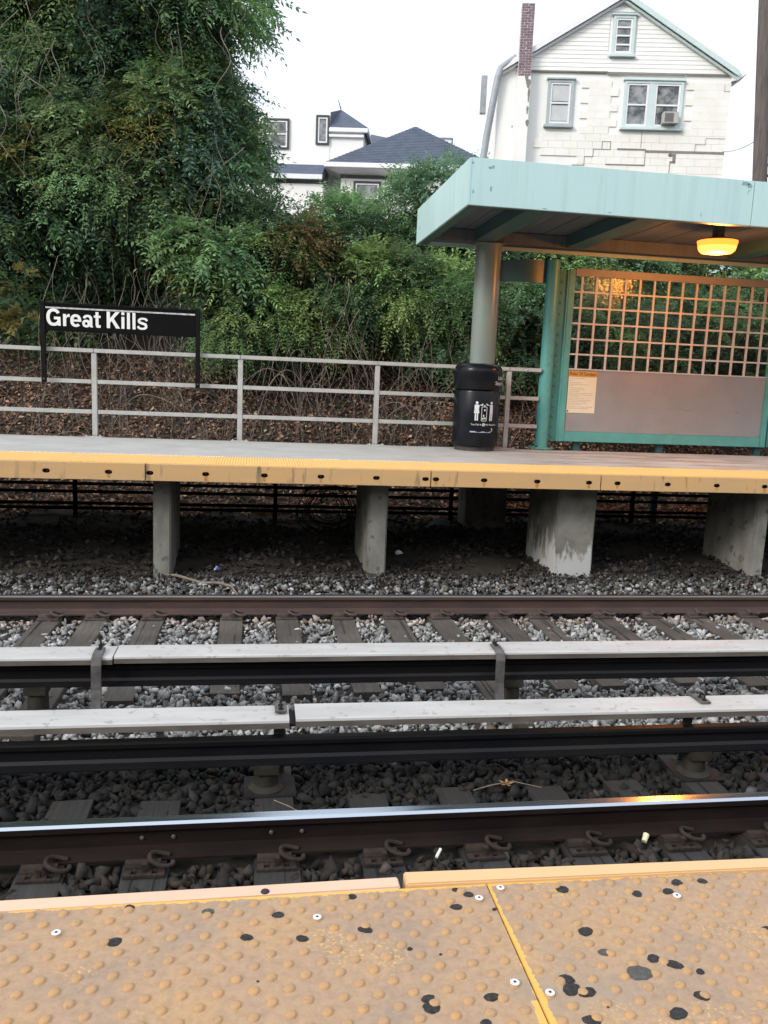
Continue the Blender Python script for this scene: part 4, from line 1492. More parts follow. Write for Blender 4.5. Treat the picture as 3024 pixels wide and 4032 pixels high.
for x, y, r in GUM:
    grey = r < 0
    r = abs(r) * .001
    n = 20
    ex, rot = rg.uniform(1.05, 1.5), rg.uniform(-.5, .5)
    ph = [rg.uniform(0, 6.28) for _ in range(3)]
    v = []
    for s, z in ((1, .0006), (.9, .0018), (.55, .0024)):
        for k in range(n):
            a = 2 * math.pi * k / n
            rr = r * s * (1 + .07 * math.sin(2 * a + ph[0]) + .05 * math.sin(3 * a + ph[1]) + .04 * math.sin(7 * a + ph[2]))
            u, t = rr * ex * math.cos(a), rr * math.sin(a) * 1.0
            v.append((x + u * math.cos(rot) - t * math.sin(rot), y + u * math.sin(rot) + t * math.cos(rot), z + rg.uniform(-.0002, .0003)))
    fs = [(i * n + k, i * n + (k + 1) % n, (i + 1) * n + (k + 1) % n, (i + 1) * n + k) for i in range(2) for k in range(n)] + [tuple(range(2 * n, 3 * n))]
    P(MB().add(v, fs), 'gum_spot', ['gum_grey' if grey else 'gum'], lp if x < JOINT_X else rp_, smooth=True)


def edge_board(xa, ya, xb, yb, ba, bb, z, m, name='edge_board'):
    # plan quad: front edge a-b, back edge
    pl = [(xa, ba), (xb, bb), (xb, yb), (xa, ya)]
    mb = MB().prism_z(pl, -.20, z)
    return P(mb, name, [m], npf, bevel=.003)


edge_board(-2.9, 1.523, .3085, 1.555, 1.4785, 1.5175, .0018, 'edge_near')
edge_board(.3215, 1.562, 3.6, 1.490, 1.5180, 1.470, .0075, 'edge_near_orange')
for x in (.035,):
    P(MB().lathe((x, 1.527, .0019), [(.009, 0), (.008, .002), (.004, .003)], 12), 'gum_spot', ['gum'], npf)

# ------------------------------------------------------------------ houses
HZ = 3.4
HR = -math.radians(12.4)
h1 = root('house', (11.43, 25.0, 0), 'pale two storey house with teal gable trim and cracked block wall behind the shelter', 'house', 'houses above the embankment', rotz=HR)


def PL(mb, name, mats, parent, smooth=False, bevel=0.0, label=None):
    """part whose vertices are already in the house's own frame"""
    me = mb.mesh(name, mats, smooth, (0, 0, 0), bevel)
    o = bpy.data.objects.new(name, me)
    COL.objects.link(o)
    o.parent = parent
    if label:
        o['label'] = label
    return o


UA, UB, UP, ZE, ZP = -4.45, 2.38, -.95, 10.18, 12.20


def rake(u):
    return ZE + (ZP - ZE) * (1 - abs(u - UP) / (UB - UP + .02)) if True else 0


wall = MB()
wall.prism_y([(UA, 2.8), (UB, 2.8), (UB, ZE), (UP, ZP - .05), (UA, ZE)], .02, 9.0)
wl = PL(wall, 'wall', ['house_white'], h1)
# painted concrete blocks on the lower facade, laid in running bond
rb_ = random.Random(9)
bl, bh = .44, .215
OPEN = [(-3.06, -2.16, 8.60, 10.0), (-.78, 1.06, 8.58, 10.02)]
for row in range(15):
    z = 6.95 + row * bh
    if z + bh > ZE - .03:
        break
    u = -2.2 + (bl / 2 if row % 2 else 0) - (bl * 5 if row > 3 else 0)
    while u < UB - .02:
        a, b = max(u, UA + .06), min(u + bl, UB)
        u += bl
        if b - a < .08:
            continue
        if any(b > o[0] and a < o[1] and z + bh > o[2] and z < o[3] for o in OPEN) or (a < -3.4):
            continue
        j = .0025 if z < 8.5 else .001
        PL(MB().box(a + j, b - j, -.012 + rb_.uniform(-.0015, .0015), .025, z + j, z + bh - j), 'block', ['block_white'], wl)
# stepped settlement cracks
def crack(pts, wdt=.018):
    cr = MB()
    for (a, b), (c, d) in zip(pts[:-1], pts[1:]):
        cr.box(min(a, c) - wdt / 2, max(a, c) + wdt / 2, -.022, -.0165, min(b, d) - wdt / 2, max(b, d) + wdt / 2)
    PL(cr, 'crack', ['crack'], h1)


crack([(-2.1, 7.55), (-1.75, 7.55), (-1.75, 7.80), (-1.50, 7.80), (-1.50, 8.02), (-1.25, 8.02), (-1.25, 8.24), (-1.0, 8.24), (-1.0, 8.02), (-1.22, 8.02)])
crack([(-.78, 8.05), (.05, 8.02), (.05, 7.60), (-1.1, 7.58)])
crack([(.05, 8.02), (2.36, 7.96)], .012)
crack([(.88, 7.93), (.95, 7.72), (.80, 7.68), (.80, 7.3)], .02)
crack([(-.1, 8.58), (-.1, 8.1)], .012)
crack([(1.5, 8.02), (1.5, 8.22), (1.8, 8.22), (1.8, 8.4), (2.36, 8.4)], .010)
crack([(2.2, 9.9), (2.2, 9.72), (2.36, 9.72)], .010)
PL(MB().prism_y([(.80 + .07 * math.cos(a), 7.90 + .05 * math.sin(a)) for a in np.linspace(0, 6, 10)], -.024, -.014), 'vent', ['brick'], h1)
# gable clapboards
zc = ZE + .02
while zc < ZP - .25:
    hgt = .118
    t = (ZP - zc) / (ZP - ZE)
    ua, ub = UP - (UP - UA) * t * .98, UP + (UB - UP) * t * .98
    segs = [(ua, ub)]
    if zc + hgt > 10.60 and zc < 11.80:
        segs = [(ua, -1.30), (-.48, ub)]
    for a, b in segs:
        if b - a > .15:
            PL(MB().prism_x([(.019, zc + hgt), (.019, zc), (-.016, zc), (-.004, zc + hgt)], a, b), 'clapboard', ['house_white'], h1)
    zc += hgt
PL(MB().box(-3.5, -1.25, -.05, -.017, ZE - .02, ZE + .022), 'string_course', ['crack'], h1)
PL(MB().box(-1.24, 1.0, -.05, -.017, ZE - .06, ZE - .02), 'string_course', ['crack'], h1)
PL(MB().box(1.01, UB, -.05, -.017, ZE - .03, ZE + .008), 'string_course', ['crack'], h1)
# roof slopes, rake boards
sl_ = (ZP - ZE) / (UB - UP + .02)
rf = MB()
for s, ue in ((1, UB + .12), (-1, UA - .1)):
    ze = ZP + .12 - sl_ * abs(ue - UP)
    pl = [(UP, ZP + .12), (ue, ze), (ue, ze - .07), (UP, ZP + .05)]
    rf.prism_y(pl if s > 0 else list(reversed(pl)), -.16, 9.15)
PL(rf, 'roof', ['slate_roof'], h1)
for s, ue, u0, m in ((1, UB + .14, UP, 'trim_teal'), (-1, UA - .05, UP, 'trim_white')):
    mb = MB()
    za, zb = ZP + .14, ZP + .14 - sl_ * abs(ue - UP)
    pl = [(u0, za), (ue, zb), (ue, zb - .16), (u0, za - .16)]
    mb.prism_y(pl if s > 0 else list(reversed(pl)), -.215, -.165)
    pl = [(u0, za - .17), (ue, zb - .17), (ue, zb - .24), (u0, za - .24)]
    mb.prism_y(pl if s > 0 else list(reversed(pl)), -.12, -.02)
    PL(mb, 'rake_board', [m], h1)
PL(MB().prism_y([(UB - .02, 10.22), (UB + .38, 10.30), (UB + .42, 10.22), (UB + .15, 10.02), (UB - .02, 9.98)], -.10, .6), 'eave_return', ['trim_white'], h1)


def window(parent, u0, u1, z0, z1, frame, inner, rows=None, blind=None, mull=None, sill=True, head=True, dv=-.02):
    fr = MB()
    t = .075
    fr.box(u0, u0 + t, dv - .05, dv + .03, z0, z1)
    fr.box(u1 - t, u1, dv - .05, dv + .03, z0, z1)
    fr.box(u0 + t, u1 - t, dv - .05, dv + .03, z1 - t, z1)
    fr.box(u0 + t, u1 - t, dv - .05, dv + .03, z0, z0 + t * .7)
    if head:
        fr.box(u0 - .05, u1 + .05, dv - .09, dv + .03, z1 + .002, z1 + .045)
    if sill:
        fr.box(u0 - .06, u1 + .06, dv - .11, dv + .03, z0 - .06, z0 - .002)
    if mull:
        fr.box(mull[0], mull[1], dv - .045, dv + .03, z0 + t * .7 + .001, z1 - t - .001)
    w_ = PL(fr, 'window', [frame], parent)
    spans = [(u0 + t, u1 - t)] if not mull else [(u0 + t, mull[0]), (mull[1], u1 - t)]
    for i, (a, b) in enumerate(spans):
        sa = MB()
        s = .05
        za, zb = z0 + t * .7, z1 - t
        a, b, za, zb = a + .003, b - .003, za + .003, zb - .003
        sa.box(a, a + s, dv - .03, dv + .02, za, zb)
        sa.box(b - s, b, dv - .03, dv + .02, za, zb)
        sa.box(a + s, b - s, dv - .03, dv + .02, zb - s, zb)
        sa.box(a + s, b - s, dv - .03, dv + .02, za, za + s)
        for rz in (rows or [.5]):
            zr = za + (zb - za) * rz
            sa.box(a + s, b - s, dv - .035, dv + .02, zr - .022, zr + .022)
        PL(sa, 'sash', [inner], w_)
        PL(MB().box(a + s, b - s, dv + .005, dv + .012, za + s, zb - s), 'pane', ['window_glass'], w_)
        if blind:
            for b0, b1 in blind:
                PL(MB().box(a + s + .004, b - s - .004, dv - .004, dv + .001, za + s + (zb - za - 2 * s) * b0, za + s + (zb - za - 2 * s) * b1), 'blind', ['blind'], w_)
    return w_


window(h1, -1.20, -.56, 10.66, 11.74, 'trim_teal', 'trim_white', rows=(.24, .5, .74))
window(h1, -2.98, -2.22, 8.66, 9.94, 'trim_grey', 'trim_white', blind=[(.03, .44), (.56, .98)])
ww = window(h1, -.72, 1.0, 8.64, 9.96, 'trim_teal', 'trim_white', mull=(-.01, .19))
ac = MB().box(.42, .86, -.32, -.06, 8.73, 9.04)
for k in range(9):
    ac.box(.46, .72, -.326, -.32, 8.76 + k * .028, 8.774 + k * .028, 1)
PL(ac, 'air_conditioner', ['ac_grey', 'trim_dark'], ww)
# chimney at the front corner: individual bricks over a mortar core, painted shaft below
ch = PL(MB().box(-3.925, -3.545, -.33, .06, 9.93, 11.93), 'chimney', ['mortar'], h1)
brm = MB().box(-.084, .084, -.006, .05, -.027, .027).mesh('brick', ['brick'])
brh = MB().box(-.040, .040, -.006, .05, -.027, .027).mesh('brick', ['brick'])
for row in range(27):
    z = 9.965 + row * .0735
    cells = [(-3.83, brm), (-3.64, brm)] if row % 2 == 0 else [(-3.875, brh), (-3.735, brm), (-3.595, brh)]
    for u, me in cells:
        o = bpy.data.objects.new('brick', me)
        COL.objects.link(o)
        o.parent = ch
        o.location = (u + rb_.uniform(-.004, .004), -.334 + rb_.uniform(-.004, .004), z)
PL(MB().box(-3.93, -3.54, -.34, .018, 6.5, 9.928), 'chimney_shaft', ['house_white'], h1)
sp = MB()
for a, b, c, d in ((-3.66, 9.88, .05, .10), (-3.60, 9.72, .07, .13), (-3.57, 9.40, .03, .22), (-3.58, 8.98, .03, .12), (-3.56, 8.62, .05, .10), (-4.0, 8.5, .02, .05)):
    sp.prism_y([(a + c * math.cos(t) * (1 + .3 * math.sin(3 * t)), b + d * math.sin(t)) for t in np.linspace(0, 5.9, 11)], -.344, -.339)
PL(sp, 'bare_patch', ['crack'], h1)
ds = MB()
ds.tube([(-3.98, -.10, 10.52), (-4.20, -.12, 10.36), (-4.42, -.14, 10.20), (-4.50, -.15, 9.95), (-4.62, -.15, 9.1), (-4.74, -.15, 8.2), (-4.86, -.15, 7.0), (-4.9, -.15, 5)], .105, 12)
PL(ds, 'downspout', ['gutter_grey'], h1, smooth=True)
PL(MB().box(-4.98, -4.80, -.10, .1, 8.95, 10.0), 'shutter', ['gutter_grey'], h1)

h2 = root('house', (4.727, 32.0, 0), 'white house with dark slate hip roofs seen between the tree and the shelter', 'house', 'houses above the embankment', rotz=HR)
# lower wing with hip roof
EZ, FZ = 8.74, 8.56
wg = MB().box(-1.82, 5.2, .55, 6.0, 3.0, 8.40)
PL(wg, 'wall', ['house_white'], h2)
EU0, EU1, EV0, EV1 = -2.33, 4.0, 0.0, 5.2
ap = (.83, 2.6, 10.77)
rf = MB()
nsl = 24
for k in range(nsl):                                    # shingle courses
    t0, t1 = k / nsl, (k + 1) / nsl

    def q(t, z):
        return [(EU0 + (ap[0] - EU0) * t, EV0 + (ap[1] - EV0) * t, z), (EU1 + (ap[0] - EU1) * t, EV0 + (ap[1] - EV0) * t, z),
                (EU1 + (ap[0] - EU1) * t, EV1 + (ap[1] - EV1) * t, z), (EU0 + (ap[0] - EU0) * t, EV1 + (ap[1] - EV1) * t, z)]
    za, zb = EZ + (ap[2] - EZ) * t0, EZ + (ap[2] - EZ) * t1
    a, b = q(t0, za + .022), q(t1, zb)
    rf.add(a + b, [(i, (i + 1) % 4, 4 + (i + 1) % 4, 4 + i) for i in range(4)])
    c = q(t0, za)
    rf.add(c + a, [(i, (i + 1) % 4, 4 + (i + 1) % 4, 4 + i) for i in range(4)])
rf.add(q(0, EZ), [(3, 2, 1, 0)])
PL(rf, 'roof', ['slate_roof'], h2)
PL(MB().box(EU0 - .06, EU1, EV0 - .07, EV0 + .03, FZ, EZ - .01), 'gutter', ['trim_white'], h2, bevel=.01)
PL(MB().box(EU0 - .06, EU0 + .03, EV0 + .031, EV1, FZ, EZ - .01), 'gutter', ['trim_white'], h2)
PL(MB().add([(EU0, EV0 + .03, FZ + .01), (EU1, EV0 + .03, FZ + .01), (EU1, .549, 8.42), (-1.83, .549, 8.42)], [(0, 1, 2, 3)]), 'soffit', ['trim_white'], h2)
PL(MB().add([(EU0, EV0 + .03, FZ + .01), (-1.83, .549, 8.42), (-1.83, 5, 8.42), (EU0, 5, FZ + .01)], [(0, 1, 2, 3)]), 'soffit', ['trim_white'], h2)
PL(MB().box(-1.84, 5.2, .50, .548, 8.30, 8.41), 'frieze', ['trim_dark'], h2)
window(h2, -1.33, -.29, 7.0, 8.20, 'trim_dark', 'trim_white', head=False, dv=.52)
# tall main block
PL(MB().box(-5.6, -1.12, 1.52, 8.0, 3.0, 10.30), 'wall', ['house_white'], h2)
PL(MB().box(-7.5, -2.42, 1.50, 1.519, 3.0, 10.93), 'wall', ['house_white'], h2)
window(h2, -2.96, -2.44, 9.72, 10.78, 'trim_dark', 'trim_white', rows=(.0,), head=False, sill=False, dv=1.47)
window(h2, -5.0, -4.0, 9.52, 10.62, 'trim_dark', 'trim_white', head=False, sill=False, dv=1.47)
PL(MB().box(-2.44, -.93, 1.35, 1.50, 10.16, 10.33), 'gutter', ['trim_white'], h2, bevel=.02)
PL(MB().box(-2.44, -1.10, 1.40, 1.51, 10.0, 10.09), 'cornice', ['trim_white'], h2)
PL(MB().add([(-.93, 1.35, 10.16), (-.93, 1.35, 10.33), (-.93, 3.6, 10.33), (-.93, 3.6, 10.16), (-1.03, 1.5, 10.16), (-1.03, 3.6, 10.16)], [(0, 3, 2, 1), (0, 4, 5, 3)]), 'gutter', ['gutter_grey'], h2)
rf = MB()
rf.add([(-2.44, 1.36, 10.34), (-.94, 1.36, 10.34), (-.94, 4.5, 10.34), (-2.20, 3.0, 11.45), (-2.44, 4.5, 10.34), (-2.62, 1.9, 11.0), (-2.42, 1.6, 10.93)], [(0, 1, 3, 6), (1, 2, 3), (2, 4, 3), (4, 0, 6, 5), (4, 5, 3), (6, 3, 5)])
PL(rf, 'roof', ['slate_roof'], h2)
PL(MB().tube([(-2.20, 2.9, 11.44), (-2.26, 2.9, 11.62), (-2.33, 2.9, 11.80)], [.03, .02, .012], 6), 'finial', ['trim_dark'], h2)
rf = MB()
rf.add([(-1.0, 3.0, 10.1), (1.4, 3.0, 10.1), (1.4, 5.5, 10.8), (-1.2, 5.5, 11.22), (1.4, 8, 10.1), (-1.0, 8, 10.1)], [(0, 1, 2, 3), (3, 2, 4, 5), (1, 4, 2), (0, 3, 5)])
PL(rf, 'roof', ['slate_roof'], h2)
PL(MB().box(1.75, 2.28, 3.05, 4.6, 9.4, 10.46), 'dormer', ['trim_white'], h2)
PL(MB().box(1.70, 2.33, 3.0, 4.7, 10.462, 10.50), 'dormer_roof', ['gutter_grey'], h2)
# porch roof, left
rf = MB()
rf.prism_x([(-.35, 8.20), (-.35, 8.12), (1.49, 8.50), (1.49, 8.76), (.50, 8.74)], -7.5, -2.42)
PL(rf, 'roof', ['slate_roof'], h2)
PL(MB().box(-7.5, -2.40, -.45, -.352, 8.03, 8.19), 'gutter', ['trim_white'], h2)
PL(MB().box(-7.5, -2.40, -.2, 1.4, 3.0, 7.9), 'wall', ['house_white'], h2)

up = root('utility_pole', (12.5, 20, 3.2), 'weathered wooden utility pole beside the house above the shelter canopy', 'utility pole')
P(MB().tube([(12.55, 20, 2.6), (12.245, 20, 6.2), (12.04, 20, 8.5), (11.86, 20, 10.6), (11.7, 20, 12.2)], [.19, .175, .165, .155, .15], 16), 'shaft', ['pole_wood'], up, smooth=True)
cl = MB()
for z in (6.25, 6.5, 6.75, 7.5):
    cl.box(12.40 - (z - 6.2) * .09, 12.50 - (z - 6.2) * .09, 19.9, 19.98, z, z + .05)
P(cl, 'cable_clamp', ['steel_dark'], up)

pts = []
for t in np.linspace(0, 1, 12):
    a_, b_ = Vector((13.62, 24.35, 8.0)), Vector((12.20, 20.0, 7.2))
    p_ = a_.lerp(b_, t)
    p_.z -= .35 * 4 * t * (1 - t) * .3
    pts.append(p_)
top(MB().tube(pts, .012, 5), 'service_cable', ['gutter_grey'], (13.0, 22.3, 7.5), 'thin grey cable strung from the pale house corner to the utility pole', 'cable')

# ------------------------------------------------------------------ vegetation


def nrm(a):
    return a / np.maximum(np.linalg.norm(a, axis=-1, keepdims=True), 1e-9)


def sprigs(base, dirn, rng, length, npair, leaf_len, tint, wide=.40):
    """pinnate sprays: base (N,3), direction (N,3); returns verts, quads, per-vertex tint"""
    N = len(base)
    up = np.array([0, 0, 1.0])
    side = nrm(np.cross(dirn, up + rng.normal(0, .35, (N, 3))))
    nor = nrm(np.cross(side, dirn))
    k = npair * 2 + 1
    V = np.zeros((N, k, 4, 3), np.float32)
    T = np.zeros((N, k, 4, 3), np.float32)
    for j in range(k):
        if j < npair * 2:
            t = .18 + .75 * (j // 2) / npair
            s = 1 if j % 2 else -1
            d = side * s * .86 + dirn * .45
        else:
            t = .95
            d = dirn.copy()
        sag = (t ** 2 * length * .28)[:, None] * np.array([0, 0, -1.0])
        b = base + dirn * (t * length)[:, None] + sag
        d = nrm(d + rng.normal(0, .22, (N, 3)) + np.array([0, 0, -.22]))
        l = leaf_len * rng.uniform(.75, 1.2, N) * (1 - .25 * abs(t - .5))
        nn = nrm(nor + rng.normal(0, .35, (N, 3)))
        sv_ = nrm(np.cross(d, nn))
        wv = sv_ * (l * wide * .5)[:, None]
        mid = b + d * (l * .45)[:, None] + nn * (l * .06)[:, None]
        V[:, j, 0] = b
        V[:, j, 1] = mid + wv
        V[:, j, 2] = b + d * l[:, None] - nn * (l * .10)[:, None]
        V[:, j, 3] = mid - wv
        T[:, j, :, :] = (tint * rng.uniform(.8, 1.22, (N, 1)))[:, None, :]
    F = np.arange(N * k * 4).reshape(-1, 4)
    return V.reshape(-1, 3), F, T.reshape(-1, 3)


GREENS = np.array([(.100, .180, .105), (.130, .230, .120), (.170, .280, .120), (.105, .180, .135), (.195, .280, .120)])  # lightened and cooled so the leaf colours carry haze
YELLOW = np.array([(.24, .30, .055), (.19, .28, .06), (.28, .27, .075)])
REDS = np.array([(.17, .105, .06), (.15, .115, .06), (.13, .11, .07)])


def clump_field(p, seed, freq):
    r = np.random.default_rng(seed)
    s = np.zeros(len(p))
    for k in range(5):
        d = r.normal(size=3) * freq * (1 + .5 * k)
        s += np.sin(p @ d + r.uniform(0, 6.28)) / (1 + .4 * k)
    return s


def crown(blobs, n, rng, seed, leaf=.135, spray=.55, bright=1.0, yellow=.05, red=.02, droop=.5, clump=.66, tone=None, dens=7.0, warm=(1, 1, 1)):
    """leafy clumps set over the skins of overlapping blobs; sprays grow out of each clump"""
    C = np.array([b[0] for b in blobs], float)
    Rr = np.array([b[1] for b in blobs], float)
    area = np.array([(r[0] * r[2] + r[1] * r[2] + r[0] * r[1]) for r in Rr])
    M = int(area.sum() * dens)
    wb = rng.choice(len(blobs), M, p=area / area.sum())
    d = nrm(rng.normal(size=(M, 3)))
    d[:, 1] = np.where((d[:, 1] > .35) & (rng.uniform(size=M) < .7), -d[:, 1], d[:, 1])
    cc = C[wb] + d * Rr[wb] * rng.uniform(.72, 1.04, M)[:, None]
    depth = np.linalg.norm((cc[:, None, :] - C[None]) / Rr[None], axis=2)
    ok = ((depth < .62).sum(1) == 0) & (cc[:, 2] > gz(cc[:, 0], cc[:, 1]) + .15)
    cc, cd_ = cc[ok], nrm(d[ok] / Rr[wb[ok]])
    M = len(cc)
    cr2 = clump * rng.uniform(.55, 1.25, M)
    kind = rng.uniform(size=M)
    ctint = GREENS[rng.integers(0, len(GREENS), M)] * rng.uniform(.6, 1.5, (M, 1))
    yl = kind < yellow
    ctint[yl] = YELLOW[rng.integers(0, 3, yl.sum())] * rng.uniform(.5, .95, (yl.sum(), 1))
    rd = kind > 1 - red
    ctint[rd] = REDS[rng.integers(0, 3, rd.sum())]
    if tone is not None:
        ctint = np.array(tone)[None] * rng.uniform(.7, 1.2, (M, 1))
    wc = cr2 ** 2
    w_ = rng.choice(M, n, p=wc / wc.sum())
    e = nrm(rng.normal(size=(n, 3)) + cd_[w_] * .9 + np.array([0, -.10, .55]))
    p = cc[w_] + e * (cr2[w_] * rng.uniform(.45, 1.0, n) ** .6)[:, None] * np.array([1.15, 1.0, .68])
    dr = nrm(e * .8 + cd_[w_] * .5 + rng.normal(0, .4, (n, 3)) + np.array([0, 0, -droop]))
    tint = ctint[w_] * np.array(warm)[None] * bright * rng.uniform(.75, 1.3, (n, 1))
    L = spray * rng.uniform(.55, 1.35, n)
    ok = p[:, 2] > gz(p[:, 0], p[:, 1]) + .08
    lsz = leaf * (.55 + .75 * rng.uniform(size=M))[w_]        # leaf size differs from clump to clump
    v1, f1, t1 = sprigs(p[ok], dr[ok], rng, L[ok], 6, lsz[ok] * .78, tint[ok], .38)
    # inner foliage that closes the crown, its shade put into a darker tint
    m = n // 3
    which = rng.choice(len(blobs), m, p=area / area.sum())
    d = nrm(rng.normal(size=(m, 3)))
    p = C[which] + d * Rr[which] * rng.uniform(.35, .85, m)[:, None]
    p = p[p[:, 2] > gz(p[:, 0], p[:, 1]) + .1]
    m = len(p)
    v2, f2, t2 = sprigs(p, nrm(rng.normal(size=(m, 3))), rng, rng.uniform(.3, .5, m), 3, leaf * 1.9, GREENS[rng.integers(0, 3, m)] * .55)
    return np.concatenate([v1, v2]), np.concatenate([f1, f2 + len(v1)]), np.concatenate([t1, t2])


def plant(name, loc, label, cat, blobs, n, seed, group, stems, tall, **kw):
    r = root(name, loc, label, cat, group)
    rng = np.random.default_rng(seed)
    v, f, t = crown(blobs, n, rng, seed, **kw)
    o = np_obj('crown' if tall else 'foliage', np_mesh('crown', v, f, t, 'leaf'), r, kind='stuff')
    for s in stems:
        P(MB().tube(s[0], s[1], 8), 'trunk' if tall and s is stems[0] else ('limb' if tall else 'stem'), ['bark'], r, smooth=True)
    return r


def stemset(x, y, blobs, rng_, r0):
    z = float(gz(np.array(x), np.array(y))) - .15
    zt = max(c[2] + r[2] * .35 for c, r in blobs)
    out = [([(x, y, z), (x + .05, y + .05, z + (zt - z) * .35), (x - .05, y, z + (zt - z) * .7), (x + .1, y - .1, zt)], [r0, r0 * .85, r0 * .65, r0 * .3])]
    for c, rr in blobs:
        out.append(([(x, y, z + .4), ((x + c[0]) / 2, (y + c[1]) / 2 + .1, (z + c[2]) / 2), tuple(c), (c[0] + rr[0] * .4, c[1], c[2] + rr[2] * .4)], [r0 * .55, r0 * .42, r0 * .28, r0 * .12]))
    return out


rr_ = random.Random(2)
GT = 'trees on the embankment behind the platform'
GS = 'shrubs on the embankment behind the platform'
b = [((-2.2, 16.4, 5.2), (1.45, 1.6, 1.8)), ((-1.35, 16.0, 4.5), (.75, 1.2, 1.5)), ((-2.15, 16.3, 7.2), (1.40, 1.5, 1.4)), ((-1.22, 16.4, 6.1), (.60, 1.0, 1.3)), ((-2.7, 16.1, 4.0), (1.2, 1.1, .9)), ((-.72, 15.3, 3.0), (.58, .75, .95)), ((-.55, 14.8, 2.0), (.35, .4, .5)), ((-2.2, 17.6, 2.8), (1.5, .7, 1.0))]
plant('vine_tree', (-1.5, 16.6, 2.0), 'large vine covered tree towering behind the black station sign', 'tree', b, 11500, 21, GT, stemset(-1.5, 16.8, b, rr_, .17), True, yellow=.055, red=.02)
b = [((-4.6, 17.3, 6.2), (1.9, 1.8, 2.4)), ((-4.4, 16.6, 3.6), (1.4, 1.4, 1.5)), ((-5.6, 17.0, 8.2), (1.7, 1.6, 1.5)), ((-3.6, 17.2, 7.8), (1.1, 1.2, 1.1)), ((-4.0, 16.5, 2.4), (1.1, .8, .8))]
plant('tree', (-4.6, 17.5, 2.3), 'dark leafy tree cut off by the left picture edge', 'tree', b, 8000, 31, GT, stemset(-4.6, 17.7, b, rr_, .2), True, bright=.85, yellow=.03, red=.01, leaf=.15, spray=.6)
SH = [  # tint raised behind the screen: lamp light put into the leaf colour
    ('shrub', 'dense dark shrub at the right foot of the vine tree', [((.10, 15.4, 2.5), (.70, 1.0, 1.2)), ((.30, 15.7, 3.15), (.6, 1.0, .7)), ((-.3, 15.0, 1.9), (.55, .6, .55))], 2600, 41, 1.0, .025),
    ('shrub', 'bushy green shrub below the white house gutter', [((1.45, 16.0, 2.78), (.90, 1.2, 1.0)), ((1.2, 15.5, 2.2), (.75, .9, .7))], 2800, 51, 1.15, .045),
    ('shrub', 'round green shrub between the house window and the canopy corner', [((2.55, 16.3, 3.08), (.95, 1.2, .9)), ((2.4, 15.6, 2.4), (.8, .9, .75))], 2900, 61, 1.2, .045),
    ('shrub', 'leafy shrub behind the shelter column and canopy end', [((3.45, 16.5, 3.85), (.95, 1.2, 1.05)), ((3.7, 15.4, 2.1), (.9, .95, 1.0))], 3000, 71, 1.15, .03),
    ('shrub', 'shadowed shrub seen between the column and the teal post', [((5.2, 16.4, 3.0), (1.05, 1.2, 1.15)), ((5.0, 15.3, 1.7), (.9, .95, 1.0))], 2600, 81, 1.35, .03),
    ('shrub', 'shrub behind the left half of the wire glass screen', [((6.7, 16.4, 2.9), (1.15, 1.2, 1.1)), ((6.4, 15.3, 1.7), (.95, .95, 1.0))], 2600, 91, 1.35, .03),
    ('shrub', 'shrub behind the right half of the wire glass screen', [((8.3, 16.5, 2.9), (1.15, 1.2, 1.1)), ((8.0, 15.4, 1.7), (1.0, .95, 1.0))], 2600, 101, 1.35, .03),
    ('shrub', 'shrub beyond the screen at the right picture edge', [((10.0, 16.6, 2.9), (1.25, 1.2, 1.1)), ((9.8, 15.5, 1.7), (1.1, .95, 1.0))], 2200, 111, 1.35, .03),
]
for nm, lb_, b, n, sd_, br, rd_ in SH:
    c = b[0][0]
    plant(nm, (c[0], c[1] + .2, float(gz(np.array(c[0]), np.array(c[1])))), lb_, 'shrub', b, n, sd_, GS, stemset(c[0], c[1] + .3, b, rr_, .06), False,
          bright=br, yellow=.035, red=rd_ * .5, leaf=.105, spray=.42, clump=.46, warm=(1.08, 1.05, .88))
b = [((-3.85, 14.5, 2.0), (.30, .25, .40)), ((-3.7, 14.4, 1.45), (.22, .2, .25))]
plant('sapling', (-3.8, 14.6, .2), 'yellow leaved sapling left of the station sign', 'sapling', b, 80, 121, GS, [([(-3.8, 14.6, .1), (-3.82, 14.55, 1.1), (-3.85, 14.5, 2.1)], [.018, .014, .006])], False,
      tone=(.22, .19, .06), leaf=.10, spray=.25, clump=.22)


def tubes_np(paths, radii, sides=4):
    """many thin stems as one mesh: paths (N, K, 3)"""
    N, K, _ = paths.shape
    t = np.gradient(paths, axis=1)
    t = nrm(t)
    a = nrm(np.cross(t, np.array([.3, .9, .2])))
    b = np.cross(t, a)
    V = np.zeros((N, K, sides, 3), np.float32)
    for s in range(sides):
        an = 2 * np.pi * s / sides
        V[:, :, s] = paths + (a * np.cos(an) + b * np.sin(an)) * (radii[:, None] * np.linspace(1, .45, K)[None])[..., None]
    idx = np.arange(N * K * sides).reshape(N, K, sides)
    F = []
    for s in range(sides):
        s2 = (s + 1) % sides
        F.append(np.stack([idx[:, :-1, s], idx[:, :-1, s2], idx[:, 1:, s2], idx[:, 1:, s]], -1).reshape(-1, 4))
    return V.reshape(-1, 3), np.concatenate(F)


